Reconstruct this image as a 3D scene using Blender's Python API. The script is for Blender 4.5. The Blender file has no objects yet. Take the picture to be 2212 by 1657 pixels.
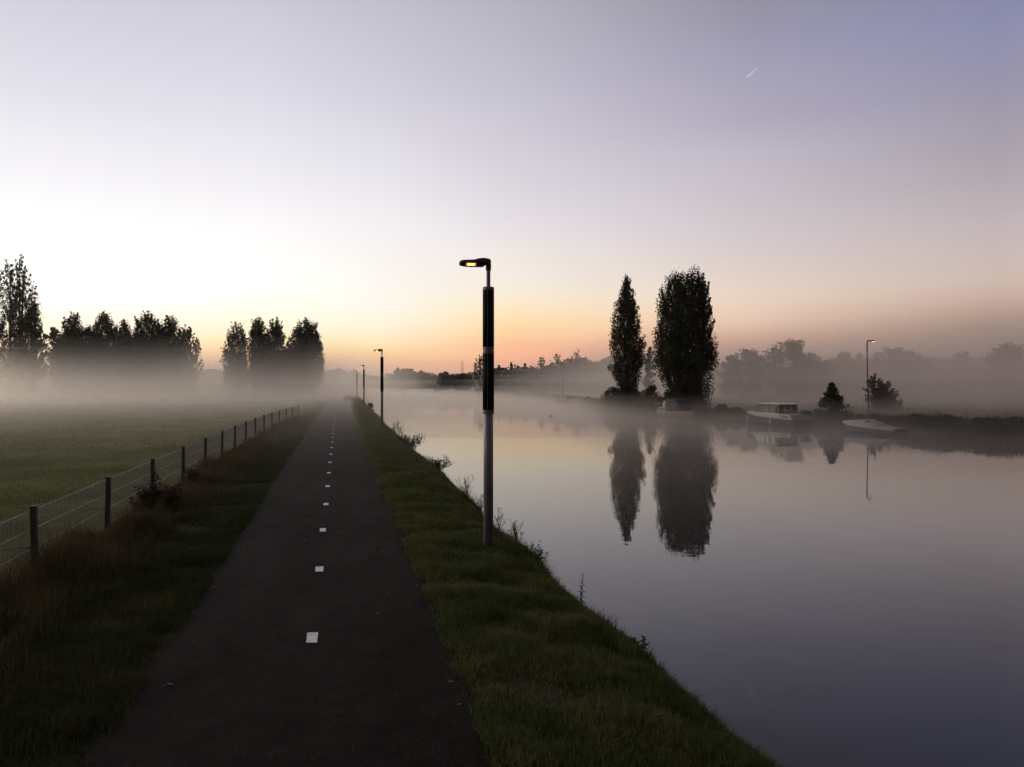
import bpy, bmesh, math, random
import numpy as np

# ------------------------------------------------------------------ camera, sky, sun, exposure
SC = bpy.context.scene
COL = SC.collection
F = 1600.0            # focal length in units of a 2212 px wide picture
CX, HY = 1106.0, 826.0
CAM_H = 2.88          # eye above the cycle path
VP = (731.0 - CX) / F # the path runs off to the left of the view axis

cam_d = bpy.data.cameras.new('camera')
cam_d.sensor_width = 36.0
cam_d.lens = F / 2212.0 * 36.0
cam_d.clip_end = 60000.0
cam_d.shift_y = -0.001
cam = bpy.data.objects.new('camera', cam_d)
COL.objects.link(cam)
cam.location = (0, 0, CAM_H)
cam.rotation_euler = (math.radians(90), 0, 0)
SC.camera = cam

SC.view_settings.view_transform = 'Standard'
SC.view_settings.look = 'None'
SC.view_settings.exposure = 0.0
SC.view_settings.gamma = 1.0
SC.view_settings.use_curve_mapping = False
SC.cycles.use_denoising = True
SC.cycles.max_bounces = 12
SC.cycles.diffuse_bounces = 2
SC.cycles.glossy_bounces = 2
SC.cycles.transmission_bounces = 3
SC.cycles.transparent_max_bounces = 160
SC.cycles.volume_bounces = 8


def lin(c):
    out = []
    for v in c:
        v = v / 255.0
        out.append(v / 12.92 if v <= 0.04045 else ((v + 0.055) / 1.055) ** 2.4)
    return out


# dawn sky: elevation ramps for a few compass directions, blended round the horizon
SKY = {
    100: [(826, (252, 202, 168)), (775, (264, 224, 178)), (740, (278, 256, 210)), (700, (262, 254, 232)), (650, (284, 277, 260)), (600, (312, 308, 297)), (550, (290, 287, 281)), (500, (265, 264, 262)),
          (460, (256, 255, 256)), (430, (253, 252, 253)), (400, (250, 248, 251)), (300, (240, 238, 244)), (200, (227, 225, 235)), (30, (213, 211, 223))],
    550: [(826, (230, 174, 150)), (790, (248, 191, 156)), (765, (255, 210, 161)), (735, (262, 238, 190)), (705, (266, 252, 222)), (670, (266, 258, 237)), (620, (274, 268, 254)), (570, (265, 262, 257)),
          (530, (257, 255, 253)), (480, (252, 250, 251)), (440, (248, 246, 249)), (400, (243, 241, 245)), (300, (232, 230, 239)), (200, (221, 219, 230)), (30, (207, 205, 217))],
    820: [(826, (226, 176, 154)), (795, (246, 190, 155)), (773, (254, 206, 156)), (740, (256, 235, 190)), (702, (256, 247, 225)), (660, (255, 249, 237)), (603, (252, 247, 241)),
          (494, (246, 242, 243)), (400, (234, 231, 238)), (200, (211, 208, 221)), (30, (197, 194, 207))],
    1100: [(826, (216, 164, 148)), (795, (236, 174, 150)), (770, (251, 186, 152)), (746, (255, 193, 154)), (715, (255, 214, 164)), (680, (255, 229, 185)),
           (642, (251, 237, 213)), (603, (246, 236, 223)), (549, (241, 232, 227)), (494, (232, 225, 229)), (400, (219, 214, 222)), (200, (198, 194, 208)), (30, (184, 181, 194))],
    1620: [(826, (150, 122, 112)), (780, (184, 145, 130)), (738, (222, 175, 153)), (715, (238, 198, 174)), (690, (243, 209, 185)), (642, (234, 213, 197)), (603, (226, 209, 199)),
           (549, (217, 203, 201)), (494, (209, 199, 203)), (334, (192, 184, 198)), (255, (176, 169, 188)), (176, (168, 163, 183)), (97, (158, 154, 178)), (30, (150, 148, 166))],
    2150: [(826, (100, 92, 90)), (756, (116, 106, 101)), (732, (141, 125, 115)), (702, (167, 144, 130)), (672, (192, 162, 147)), (642, (205, 178, 165)), (603, (208, 188, 177)),
           (549, (202, 186, 182)), (494, (196, 181, 185)), (400, (180, 170, 176)), (315, (168, 159, 171)), (176, (152, 148, 171)), (37, (139, 140, 174))],
}
ZEN = (0.085, 0.076, 0.080)


def build_world():
    w = bpy.data.worlds.new('World')
    SC.world = w
    w.use_nodes = True
    nt = w.node_tree
    N, L = nt.nodes, nt.links
    N.clear()
    out = N.new('ShaderNodeOutputWorld')
    bg = N.new('ShaderNodeBackground')
    tc = N.new('ShaderNodeTexCoord')
    nm = N.new('ShaderNodeVectorMath'); nm.operation = 'NORMALIZE'
    L.new(tc.outputs['Generated'], nm.inputs[0])
    sp = N.new('ShaderNodeSeparateXYZ')
    L.new(nm.outputs[0], sp.inputs[0])

    def math_(op, a, b=None):
        n = N.new('ShaderNodeMath'); n.operation = op
        for i, v in enumerate((a, b)):
            if v is None: continue
            if isinstance(v, (int, float)): n.inputs[i].default_value = v
            else: L.new(v, n.inputs[i])
        return n.outputs[0]
    el = math_('ARCSINE', sp.outputs['Z'])
    fac = math_('DIVIDE', el, math.radians(90))
    az = math_('ARCTAN2', sp.outputs['X'], sp.outputs['Y'])

    cols = []
    for px, rows in SKY.items():
        stops = []
        for y, c in rows:
            e = math.atan2((HY - y) / F, math.sqrt(1 + ((px - CX) / F) ** 2))
            stops.append((e / math.radians(90), lin(c)))
        top = stops[-1][1]
        g3 = sum(top) / 3
        stops.append((38 / 90, [0.40 * (.5 * t + .5 * g3) for t in top]))
        stops.append((56 / 90, [0.14 * g3 + 0.5 * z for z in ZEN]))
        stops.append((1.0, list(ZEN)))
        cols.append((math.atan((px - CX) / F), stops))

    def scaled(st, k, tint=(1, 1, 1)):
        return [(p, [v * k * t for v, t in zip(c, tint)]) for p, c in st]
    L0, R0 = cols[0][1], cols[-1][1]
    dark = [(0.0, [.08, .065, .062]), (.1, [.17, .13, .12]), (.3, [.13, .11, .115]), (1.0, list(ZEN))]
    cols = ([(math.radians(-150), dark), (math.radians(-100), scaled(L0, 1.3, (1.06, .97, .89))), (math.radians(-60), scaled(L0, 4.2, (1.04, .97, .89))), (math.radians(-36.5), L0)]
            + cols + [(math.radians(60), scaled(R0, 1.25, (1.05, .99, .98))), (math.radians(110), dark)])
    prev = None
    prev_az = None
    for a, st in cols:
        r = N.new('ShaderNodeValToRGB')
        r.color_ramp.interpolation = 'LINEAR'
        e = r.color_ramp.elements
        while len(e) < len(st): e.new(0.5)
        for i, (p, c) in enumerate(st):
            e[i].position = max(0.0, p)
            e[i].color = (*c, 1)
        L.new(fac, r.inputs[0])
        o = r.outputs[0]
        if prev is not None:
            mr = N.new('ShaderNodeMapRange'); mr.interpolation_type = 'SMOOTHSTEP' if False else 'LINEAR'
            mr.inputs['From Min'].default_value = prev_az
            mr.inputs['From Max'].default_value = a
            L.new(az, mr.inputs['Value'])
            mx = N.new('ShaderNodeMix'); mx.data_type = 'RGBA'
            L.new(mr.outputs[0], mx.inputs[0])
            L.new(prev, mx.inputs[6]); L.new(o, mx.inputs[7])
            o = mx.outputs[2]
        prev, prev_az = o, a
    # the physical sky adds its own faint twilight colour
    sky = N.new('ShaderNodeTexSky'); sky.sky_type = 'NISHITA'
    sky.sun_disc = False
    sky.sun_elevation = math.radians(-1.5)
    sky.sun_rotation = math.radians(-24)
    add = N.new('ShaderNodeMix'); add.data_type = 'RGBA'; add.blend_type = 'ADD'
    add.inputs[0].default_value = 0.02
    L.new(prev, add.inputs[6]); L.new(sky.outputs[0], add.inputs[7])
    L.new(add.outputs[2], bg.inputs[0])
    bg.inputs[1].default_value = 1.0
    L.new(bg.outputs[0], out.inputs[0])
    w.cycles.sampling_method = 'MANUAL'
    w.cycles.sample_map_resolution = 1024


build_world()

# the sun is still just under the horizon: it reaches only what flies high
sun_d = bpy.data.lights.new('sun', 'SUN')
sun_d.energy = 2.5
sun_d.angle = math.radians(0.5)
sun_d.color = (1.0, 0.93, 0.88)
sun = bpy.data.objects.new('sun', sun_d)
COL.objects.link(sun)
_a, _e = math.radians(-24), math.radians(-2.0)
from mathutils import Vector, Matrix
_sv = Vector((math.sin(_a) * math.cos(_e), math.cos(_a) * math.cos(_e), math.sin(_e)))
sun.rotation_euler = _sv.to_track_quat('Z', 'Y').to_euler()

# ------------------------------------------------------------------ helpers
WATER = -1.2
HW = CAM_H - WATER


def P(px, py, D):
    return ((px - CX) / F * D, D, CAM_H - (py - HY) / F * D)


def bend(D):
    return np.maximum(0, np.asarray(D, float) - 60) * 0.008


def along(off, D):
    """camera-frame x of a line that runs with the path, 'off' metres right of the eye's track"""
    return VP * np.asarray(D, float) + off + bend(D)


def props(o, label=None, cat=None, group=None, kind=None):
    if label: o['label'] = label
    if cat: o['category'] = cat
    if group: o['group'] = group
    if kind: o['kind'] = kind
    return o


def empty(name, loc, rz=0.0, label=None, cat=None, group=None):
    o = bpy.data.objects.new(name, None)
    o.empty_display_size = 0.3
    o.location = loc
    o.rotation_euler = (0, 0, rz)
    COL.objects.link(o)
    return props(o, label, cat, group)


def np_mesh(name, verts, faces, mat, parent=None, smooth=False):
    """faces: list of int arrays (n,k)"""
    me = bpy.data.meshes.new(name)
    verts = np.asarray(verts, np.float32).reshape(-1, 3)
    me.vertices.add(len(verts))
    me.vertices.foreach_set('co', verts.ravel())
    loops = np.concatenate([np.asarray(f, np.int32).ravel() for f in faces])
    tot = np.concatenate([np.full(len(f), np.asarray(f).shape[1], np.int32) for f in faces])
    st = np.concatenate([[0], np.cumsum(tot)[:-1]]).astype(np.int32)
    me.loops.add(len(loops))
    me.loops.foreach_set('vertex_index', loops)
    me.polygons.add(len(tot))
    me.polygons.foreach_set('loop_start', st)
    me.polygons.foreach_set('loop_total', tot)
    if smooth:
        me.polygons.foreach_set('use_smooth', np.ones(len(tot), bool))
    me.update(calc_edges=True)
    me.validate()
    if mat: me.materials.append(mat)
    o = bpy.data.objects.new(name, me)
    COL.objects.link(o)
    if parent: o.parent = parent
    return o


def link_bm(name, bm, mat, parent=None, smooth=False, bevel=0.0):
    bmesh.ops.recalc_face_normals(bm, faces=bm.faces)
    me = bpy.data.meshes.new(name)
    bm.to_mesh(me); bm.free()
    if smooth:
        for p in me.polygons: p.use_smooth = True
    me.materials.append(mat)
    o = bpy.data.objects.new(name, me)
    COL.objects.link(o)
    if parent: o.parent = parent
    if bevel:
        m = o.modifiers.new('bevel', 'BEVEL'); m.width = bevel; m.segments = 2; m.limit_method = 'ANGLE'
    return o


def box(bm, c, s, rot=None):
    v = bmesh.ops.create_cube(bm, size=1.0)['verts']
    for q in v:
        p = Vector((q.co.x * s[0], q.co.y * s[1], q.co.z * s[2]))
        if rot is not None: p = rot @ p
        q.co = p + Vector(c)
    return v


def tube(bm, pts, radii, seg=6, cap=True):
    """tapered tube through pts"""
    pts = [Vector(p) for p in pts]
    if not hasattr(radii, '__len__'): radii = [radii] * len(pts)
    rings = []
    up = None
    for i, p in enumerate(pts):
        d = (pts[min(i + 1, len(pts) - 1)] - pts[max(i - 1, 0)])
        if d.length < 1e-9: d = Vector((0, 0, 1))
        d.normalize()
        if up is None:
            up = Vector((1, 0, 0)) if abs(d.x) < 0.9 else Vector((0, 1, 0))
        a = d.cross(up)
        if a.length < 1e-6: a = d.cross(Vector((0, 1, 0)))
        a.normalize(); b = d.cross(a)
        up = a.cross(d) if a.cross(d).length > 0 else up
        r = radii[i]
        rings.append([bm.verts.new(p + a * (r * math.cos(2 * math.pi * k / seg)) + b * (r * math.sin(2 * math.pi * k / seg))) for k in range(seg)])
    for q in range(len(rings) - 1):
        for k in range(seg):
            bm.faces.new((rings[q][k], rings[q][(k + 1) % seg], rings[q + 1][(k + 1) % seg], rings[q + 1][k]))
    if cap:
        bm.faces.new(rings[0][::-1]); bm.faces.new(rings[-1])


def prism(bm, poly, y0, y1):
    """poly in the xz plane extruded from y0 to y1"""
    a = [bm.verts.new((x, y0, z)) for x, z in poly]
    b = [bm.verts.new((x, y1, z)) for x, z in poly]
    n = len(poly)
    bm.faces.new(a); bm.faces.new(b[::-1])
    for i in range(n):
        bm.faces.new((a[i], b[i], b[(i + 1) % n], a[(i + 1) % n]))


def loft(bm, rings, close=True, cap=True):
    R = [[bm.verts.new(p) for p in r] for r in rings]
    n = len(R[0])
    for i in range(len(R) - 1):
        for k in range(n if close else n - 1):
            bm.faces.new((R[i][k], R[i][(k + 1) % n], R[i + 1][(k + 1) % n], R[i + 1][k]))
    if cap:
        bm.faces.new(R[0]); bm.faces.new(R[-1][::-1])


_rng_tab = np.random.default_rng(5).random((257, 257))


def vnoise(x, y):
    x = np.asarray(x, float); y = np.asarray(y, float)
    xi = np.floor(x).astype(int); yi = np.floor(y).astype(int)
    fx = x - xi; fy = y - yi
    fx = fx * fx * (3 - 2 * fx); fy = fy * fy * (3 - 2 * fy)
    t = lambda a, b: _rng_tab[a % 257, b % 257]
    return (t(xi, yi) * (1 - fx) * (1 - fy) + t(xi + 1, yi) * fx * (1 - fy) + t(xi, yi + 1) * (1 - fx) * fy + t(xi + 1, yi + 1) * fx * fy)


def fbm(x, y, o=3):
    s = 0; a = .5; n = 0
    for k in range(o):
        s = s + a * vnoise(x * 2 ** k + 17.3 * k, y * 2 ** k + 9.1 * k); n += a; a *= .5
    return s / n - .5


# ------------------------------------------------------------------ materials
def mat(name, col, rough=.7, var=.25, scale=6.0, metal=0.0, spec=.5, bump=0.0, bscale=40.0, col2=None, island=0.0, coord='Object'):
    m = bpy.data.materials.new(name); m.use_nodes = True
    nt = m.node_tree; N, L = nt.nodes, nt.links
    b = N['Principled BSDF']
    b.inputs['Roughness'].default_value = rough
    b.inputs['Metallic'].default_value = metal
    b.inputs['Specular IOR Level'].default_value = spec
    tc = N.new('ShaderNodeTexCoord')
    no = N.new('ShaderNodeTexNoise'); no.inputs['Scale'].default_value = scale; no.inputs['Detail'].default_value = 5
    L.new(tc.outputs[coord], no.inputs['Vector'])
    r = N.new('ShaderNodeValToRGB')
    c2 = col2 or [min(1, c * (1 + var)) for c in col]
    c1 = col if col2 else [c * (1 - var) for c in col]
    r.color_ramp.elements[0].position = .35; r.color_ramp.elements[1].position = .65
    r.color_ramp.elements[0].color = (*c1, 1); r.color_ramp.elements[1].color = (*c2, 1)
    L.new(no.outputs[0], r.inputs[0])
    o = r.outputs[0]
    if island:
        g = N.new('ShaderNodeNewGeometry')
        hs = N.new('ShaderNodeHueSaturation')
        mr = N.new('ShaderNodeMapRange'); mr.inputs['To Min'].default_value = 1 - island; mr.inputs['To Max'].default_value = 1 + island
        L.new(g.outputs['Random Per Island'], mr.inputs['Value'])
        L.new(mr.outputs[0], hs.inputs['Value'])
        mh = N.new('ShaderNodeMapRange'); mh.inputs['To Min'].default_value = .47; mh.inputs['To Max'].default_value = .53
        L.new(g.outputs['Random Per Island'], mh.inputs['Value']); L.new(mh.outputs[0], hs.inputs['Hue'])
        L.new(o, hs.inputs['Color']); o = hs.outputs[0]
    L.new(o, b.inputs['Base Color'])
    if bump:
        n2 = N.new('ShaderNodeTexNoise'); n2.inputs['Scale'].default_value = bscale; n2.inputs['Detail'].default_value = 4
        L.new(tc.outputs[coord], n2.inputs['Vector'])
        bp = N.new('ShaderNodeBump'); bp.inputs['Strength'].default_value = 1; bp.inputs['Distance'].default_value = bump
        L.new(n2.outputs[0], bp.inputs['Height']); L.new(bp.outputs[0], b.inputs['Normal'])
    return m


def thin(m, k=.45):
    """let part of the light through, as leaves do"""
    nt = m.node_tree; N, L = nt.nodes, nt.links
    b = N['Principled BSDF']; out = N['Material Output']
    t = N.new('ShaderNodeBsdfTranslucent'); mx = N.new('ShaderNodeMixShader'); mx.inputs[0].default_value = k
    L.new(b.inputs['Base Color'].links[0].from_socket, t.inputs[0])
    L.new(b.outputs[0], mx.inputs[1]); L.new(t.outputs[0], mx.inputs[2]); L.new(mx.outputs[0], out.inputs['Surface'])
    return m


def emit_mat(name, col, s):
    m = bpy.data.materials.new(name); m.use_nodes = True
    b = m.node_tree.nodes['Principled BSDF']
    b.inputs['Base Color'].default_value = (*[min(1, c) for c in col], 1)
    b.inputs['Emission Color'].default_value = (*col, 1)
    b.inputs['Emission Strength'].default_value = s
    return m


def volume_mat(name, col, dens, g):
    m = bpy.data.materials.new(name); m.use_nodes = True
    nt = m.node_tree; nt.nodes.clear()
    o = nt.nodes.new('ShaderNodeOutputMaterial')
    v = nt.nodes.new('ShaderNodeVolumePrincipled')
    v.inputs['Color'].default_value = (*col, 1)
    v.inputs['Density'].default_value = dens
    v.inputs['Anisotropy'].default_value = g
    nt.links.new(v.outputs[0], o.inputs['Volume'])
    return m


def water_mat():
    m = bpy.data.materials.new('water'); m.use_nodes = True
    nt = m.node_tree; N, L = nt.nodes, nt.links
    b = N['Principled BSDF']
    b.inputs['Base Color'].default_value = (.006, .008, .009, 1)
    b.inputs['Roughness'].default_value = .015
    b.inputs['IOR'].default_value = 1.40
    tc = N.new('ShaderNodeTexCoord')
    h = None
    for sc, amp, dist in ((1.0, .0024, 1.0), (.3, .0030, 1.0), (4.5, .00030, 0.5)):
        n = N.new('ShaderNodeTexNoise'); n.inputs['Scale'].default_value = sc; n.inputs['Detail'].default_value = 2
        n.inputs['Distortion'].default_value = dist
        L.new(tc.outputs['Object'], n.inputs['Vector'])
        k = N.new('ShaderNodeMath'); k.operation = 'MULTIPLY'; k.inputs[1].default_value = amp
        L.new(n.outputs[0], k.inputs[0])
        if h is None: h = k.outputs[0]
        else:
            a = N.new('ShaderNodeMath'); a.operation = 'ADD'; L.new(h, a.inputs[0]); L.new(k.outputs[0], a.inputs[1]); h = a.outputs[0]
    bp = N.new('ShaderNodeBump'); bp.inputs['Strength'].default_value = 1; bp.inputs['Distance'].default_value = 1.0
    L.new(h, bp.inputs['Height']); L.new(bp.outputs[0], b.inputs['Normal'])
    return m


M = {}
M['asphalt'] = mat('asphalt', (.0128, .0088, .0082), .85, .3, 3.0, spec=.06, bump=.006, bscale=90)
def asphalt_grain(m):
    nt = m.node_tree; N, L = nt.nodes, nt.links
    b = N['Principled BSDF']
    src = b.inputs['Base Color'].links[0].from_socket
    tc = N.new('ShaderNodeTexCoord')
    vo = N.new('ShaderNodeTexVoronoi'); vo.inputs['Scale'].default_value = 95
    L.new(tc.outputs['Object'], vo.inputs['Vector'])
    sx = N.new('ShaderNodeSeparateColor'); L.new(vo.outputs['Color'], sx.inputs[0])
    r = N.new('ShaderNodeValToRGB')
    e = r.color_ramp.elements
    e[0].position = .0; e[0].color = (.45, .45, .45, 1); e[1].position = 1; e[1].color = (3.4, 3.1, 2.9, 1)
    n1 = e.new(.55); n1.color = (.9, .9, .9, 1); n2 = e.new(.86); n2.color = (1.3, 1.25, 1.2, 1)
    L.new(sx.outputs[0], r.inputs[0])
    mu = N.new('ShaderNodeMix'); mu.data_type = 'RGBA'; mu.blend_type = 'MULTIPLY'; mu.inputs[0].default_value = 1
    L.new(src, mu.inputs[6]); L.new(r.outputs[0], mu.inputs[7])
    # broad worn and damp streaks along the path
    n = N.new('ShaderNodeTexNoise'); n.inputs['Scale'].default_value = .9; n.inputs['Detail'].default_value = 6
    mp = N.new('ShaderNodeMapping'); mp.inputs['Scale'].default_value = (1.6, .5, 1)
    L.new(tc.outputs['Object'], mp.inputs[0]); L.new(mp.outputs[0], n.inputs['Vector'])
    r2 = N.new('ShaderNodeMapRange'); r2.inputs['From Min'].default_value = .35; r2.inputs['From Max'].default_value = .65
    r2.inputs['To Min'].default_value = .82; r2.inputs['To Max'].default_value = .93
    L.new(n.outputs[0], r2.inputs[0]); L.new(r2.outputs[0], b.inputs['Roughness'])
    L.new(mu.outputs[2], b.inputs['Base Color'])


asphalt_grain(M['asphalt'])


def worn(m):
    nt = m.node_tree; N, L = nt.nodes, nt.links
    b = N['Principled BSDF']; src = b.inputs['Base Color'].links[0].from_socket
    tc = N.new('ShaderNodeTexCoord'); n = N.new('ShaderNodeTexNoise'); n.inputs['Scale'].default_value = 34; n.inputs['Detail'].default_value = 8; n.inputs['Roughness'].default_value = .75
    L.new(tc.outputs['Object'], n.inputs['Vector'])
    r = N.new('ShaderNodeValToRGB'); r.color_ramp.elements[0].position = .36; r.color_ramp.elements[1].position = .47
    L.new(n.outputs[0], r.inputs[0])
    mx = N.new('ShaderNodeMix'); mx.data_type = 'RGBA'; mx.inputs[6].default_value = (.05, .045, .045, 1)
    L.new(r.outputs[0], mx.inputs[0]); L.new(src, mx.inputs[7]); L.new(mx.outputs[2], b.inputs['Base Color'])
M['paint'] = mat('marking_paint', (.72, .70, .72), .6, .10, 25, bump=.001, bscale=120)
worn(M['paint'])
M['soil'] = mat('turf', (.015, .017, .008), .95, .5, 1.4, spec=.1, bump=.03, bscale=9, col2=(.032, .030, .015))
M['meadow'] = mat('meadow_turf', (.075, .080, .040), .95, .4, .35, spec=.1, bump=.05, bscale=3, col2=(.12, .115, .062))
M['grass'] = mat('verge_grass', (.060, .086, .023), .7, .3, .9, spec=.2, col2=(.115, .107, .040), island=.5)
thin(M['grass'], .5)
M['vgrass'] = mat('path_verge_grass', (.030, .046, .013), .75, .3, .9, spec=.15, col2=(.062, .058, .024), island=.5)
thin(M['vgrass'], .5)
M['mgrass'] = mat('meadow_grass', (.13, .155, .060), .8, .3, .3, spec=.2, col2=(.22, .21, .10), island=.45)
thin(M['mgrass'], .5)
M['dry'] = mat('dry_grass', (.115, .080, .045), .85, .3, 1.2, spec=.1, col2=(.055, .047, .022), island=.5)
thin(M['dry'], .45)
M['weed'] = mat('weed_leaf', (.022, .026, .014), .85, .3, 4, spec=.1, island=.4)
M['deadweed'] = mat('dead_weed', (.032, .020, .015), .9, .3, 4, spec=.1, island=.4)
M['leaf'] = mat('leaf', (.030, .036, .018), .85, .35, .5, spec=.1, island=.4)
M['leaf2'] = mat('leaf_olive', (.040, .040, .022), .85, .35, .5, spec=.1, island=.4)
M['bark'] = mat('bark', (.035, .028, .022), .9, .3, 3, spec=.1, bump=.02, bscale=8)
M['far_turf'] = mat('far_turf', (.035, .038, .022), .95, .4, .2, spec=.1)
M['galv'] = mat('galvanised_steel', (.045, .05, .052), .55, .25, 14, metal=.5, bump=.001)
M['wire'] = mat('fence_wire', (.36, .35, .33), .5, .2, 10, metal=.4)
M['rust'] = mat('dark_iron', (.03, .026, .024), .6, .2, 20)
M['alu'] = mat('grey_aluminium', (.17, .16, .20), .45, .16, 5, metal=.3, bump=.0008, bscale=60)
M['alu_band'] = mat('band_aluminium', (.13, .115, .11), .5, .10, 5, metal=.3)
M['pv'] = mat('solar_film', (.005, .005, .005), .7, .15, 30, spec=.08)
M['head'] = mat('black_housing', (.010, .010, .010), .5, .2, 20, spec=.3)
M['lens'] = emit_mat('smoked_lens', (1.0, .26, .02), .55)
M['lens'].node_tree.nodes['Principled BSDF'].inputs['Base Color'].default_value = (.06, .04, .03, 1)
M['led'] = emit_mat('amber_led', (1.0, .50, .10), 7)
M['ledglow'] = emit_mat('amber_glow', (1.0, .30, .02), 1.3)
M['bulb'] = emit_mat('warm_lamp', (1.0, .60, .34), 1.5)
M['cream'] = mat('cream_paint', (.28, .255, .235), .45, .12, 3)
M['white'] = mat('white_gelcoat', (.42, .40, .38), .4, .12, 3)
M['hulldark'] = mat('dark_hull_paint', (.055, .045, .045), .4, .2, 3)
M['navy'] = mat('navy_canvas', (.035, .034, .05), .85, .25, 5)
M['hullblue'] = mat('blue_hull_paint', (.06, .065, .10), .4, .2, 3)
M['tarp'] = mat('grey_tarpaulin', (.20, .188, .19), .8, .22, 4, bump=.03, bscale=5)
M['glass'] = mat('window_glass', (.05, .055, .05), .12, .2, 2)
M['wood'] = mat('varnished_wood', (.09, .05, .03), .5, .3, 12)
M['concrete'] = mat('concrete', (.11, .10, .09), .85, .2, 1.5)
M['fallen'] = mat('fallen_leaf', (.055, .04, .022), .7, .4, 8, island=.6)
M['duck'] = mat('duck_feathers', (.035, .028, .022), .8, .3, 20)
M['water'] = water_mat()

# ------------------------------------------------------------------ the land
PROF_X = np.array([-4000, -300, -60, -12, -6, -4.5, -3.3, -2.2, -1.95, 1.2, 1.32, 2.0, 2.7, 3.15, 3.5, 3.75, 3.95, 4.15, 4.5])
PROF_Z = np.array([-.45, -.45, -.40, -.22, -.12, -.06, -.02, .01, -.02, -.02, .02, .0, -.06, -.16, -.38, -.66, -.98, -1.24, -1.7])


def land_z(off, D):
    off = np.asarray(off, float); D = np.asarray(D, float)
    wob = 0.42 * fbm(D * .42, off * 0 + 3.3, 4) * np.clip((off - 2.2) / 1.2, 0, 1)
    z = np.interp(off + wob * 1.6, PROF_X, PROF_Z)
    rough = np.clip((np.abs(off + .35) - 1.6) / .8, 0, 1)
    z = z + rough * (.10 * fbm(off * 1.3, D * 1.3, 3) + .05 * fbm(off * 4, D * 4, 2))
    z = z + .22 * fbm(off * .12, D * .12, 2) * np.clip((-off - 5) / 8, 0, 1)
    return z


def d_steps(d0, d1, k=.02, m=.18):
    v = [d0]
    while v[-1] < d1:
        v.append(v[-1] + max(m, abs(v[-1]) * k))
    return np.array(v)


def sheet(name, offs, Ds, zf, mat_, kind='structure', smooth=True):
    O, DD = np.meshgrid(np.asarray(offs, float), np.asarray(Ds, float))
    X = along(O, DD)
    Z = zf(O, DD)
    v = np.stack([X, DD, Z], -1).reshape(-1, 3)
    n, m = O.shape
    i = np.arange(n - 1)[:, None] * m + np.arange(m - 1)[None, :]
    i = i.ravel()
    f = np.stack([i, i + 1, i + m + 1, i + m], -1)
    o = np_mesh(name, v, [f], mat_, smooth=smooth)
    return props(o, kind=kind)


Dn = np.concatenate([np.arange(-40, 2, 2.0), d_steps(2, 420, .022, .16)])
# one sheet under everything, out to the horizon
gv = [(-9000, -3000, -1.9), (9000, -3000, -1.9), (9000, 9000, -1.9), (-9000, 9000, -1.9)]
props(np_mesh('ground', gv, [np.array([[0, 1, 2, 3]])], M['far_turf']), kind='structure')

meadow_off = -np.concatenate([[4.45], 4.45 + np.cumsum(np.geomspace(.25, 60, 60))])[::-1]
sheet('meadow', meadow_off, np.concatenate([Dn, [500, 600, 800, 1200]]), land_z, M['meadow'])
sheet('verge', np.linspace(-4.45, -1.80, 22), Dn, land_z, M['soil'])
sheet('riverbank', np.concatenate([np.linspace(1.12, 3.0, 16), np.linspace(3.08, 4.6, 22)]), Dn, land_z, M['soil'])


def path_z(off, D):
    return .028 - .012 * ((off + .35) / 1.5) ** 2 + .006 * fbm(off * .8, D * .8, 2)


def path_edge():
    Ds = Dn
    O = np.linspace(0, 1, 12)
    lo = -1.92 + .05 * fbm(Ds * .9, Ds * 0 + 1, 3) * 2
    hi = 1.22 + .05 * fbm(Ds * .9, Ds * 0 + 8, 3) * 2
    OO = lo[:, None] + (hi - lo)[:, None] * O[None, :]
    DD = np.repeat(Ds[:, None], 12, 1)
    v = np.stack([along(OO, DD), DD, path_z(OO, DD)], -1).reshape(-1, 3)
    n, m = OO.shape
    i = (np.arange(n - 1)[:, None] * m + np.arange(m - 1)[None, :]).ravel()
    f = np.stack([i, i + 1, i + m + 1, i + m], -1)
    props(np_mesh('cycle_path', v, [f], M['asphalt'], smooth=True), kind='structure')


path_edge()

# painted centre dashes, 0.3 m long every 3 m
rngd = random.Random(4)
dv, df = [], []
for i in range(-3, 44):
    D0 = 8.12 + 3.02 * i
    o0 = -.297 + rngd.uniform(-.008, .008)
    b = len(dv)
    for (o, d) in ((o0 - .06, D0), (o0 + .06, D0), (o0 + .06, D0 + .32), (o0 - .06, D0 + .32)):
        o += rngd.uniform(-.004, .004); d += rngd.uniform(-.012, .012)
        dv.append((float(along(o, d)), d, float(path_z(o, d)) + .006))
    df.append([b, b + 1, b + 2, b + 3])
props(np_mesh('road_markings', dv, [np.array(df)], M['paint']), kind='structure')

# water, and the far shore
wD = [-40, 20, 60, 120, 300, 560]
wv = []
for d in wD:
    wv += [(float(along(3.4, d)), d, WATER), (float(along(3.4, d)) + 90, d, WATER)]
wf = [[2 * i, 2 * i + 1, 2 * i + 3, 2 * i + 2] for i in range(len(wD) - 1)]
props(np_mesh('canal_water', wv, [np.array(wf)], M['water']), kind='structure')

SH_D = np.array([-40, 20, 45, 52, 58, 63, 70, 78, 87, 94, 102, 112, 125, 150, 175, 200, 260, 330, 430, 560, 800, 1300])
SH_X = np.array([64, 50, 41.5, 37.8, 33.4, 31.6, 30.4, 26.9, 23.4, 20.4, 17.4, 14.9, 13.8, 13.0, 9.5, 6, -4, -16, -40, -90, -300, -400])


def shore_x(D):
    return np.interp(D, SH_D, SH_X)


def far_z(t, D):
    return np.interp(t, [-.6, 0, .4, 1.0, 2.5, 8, 60, 4000], [-1.7, -1.25, -.85, -.62, -.55, -.5, -.4, -.4]) + np.clip(t, 0, 1) * .12 * fbm(t * .8, np.asarray(D) * .8, 3)


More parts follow.
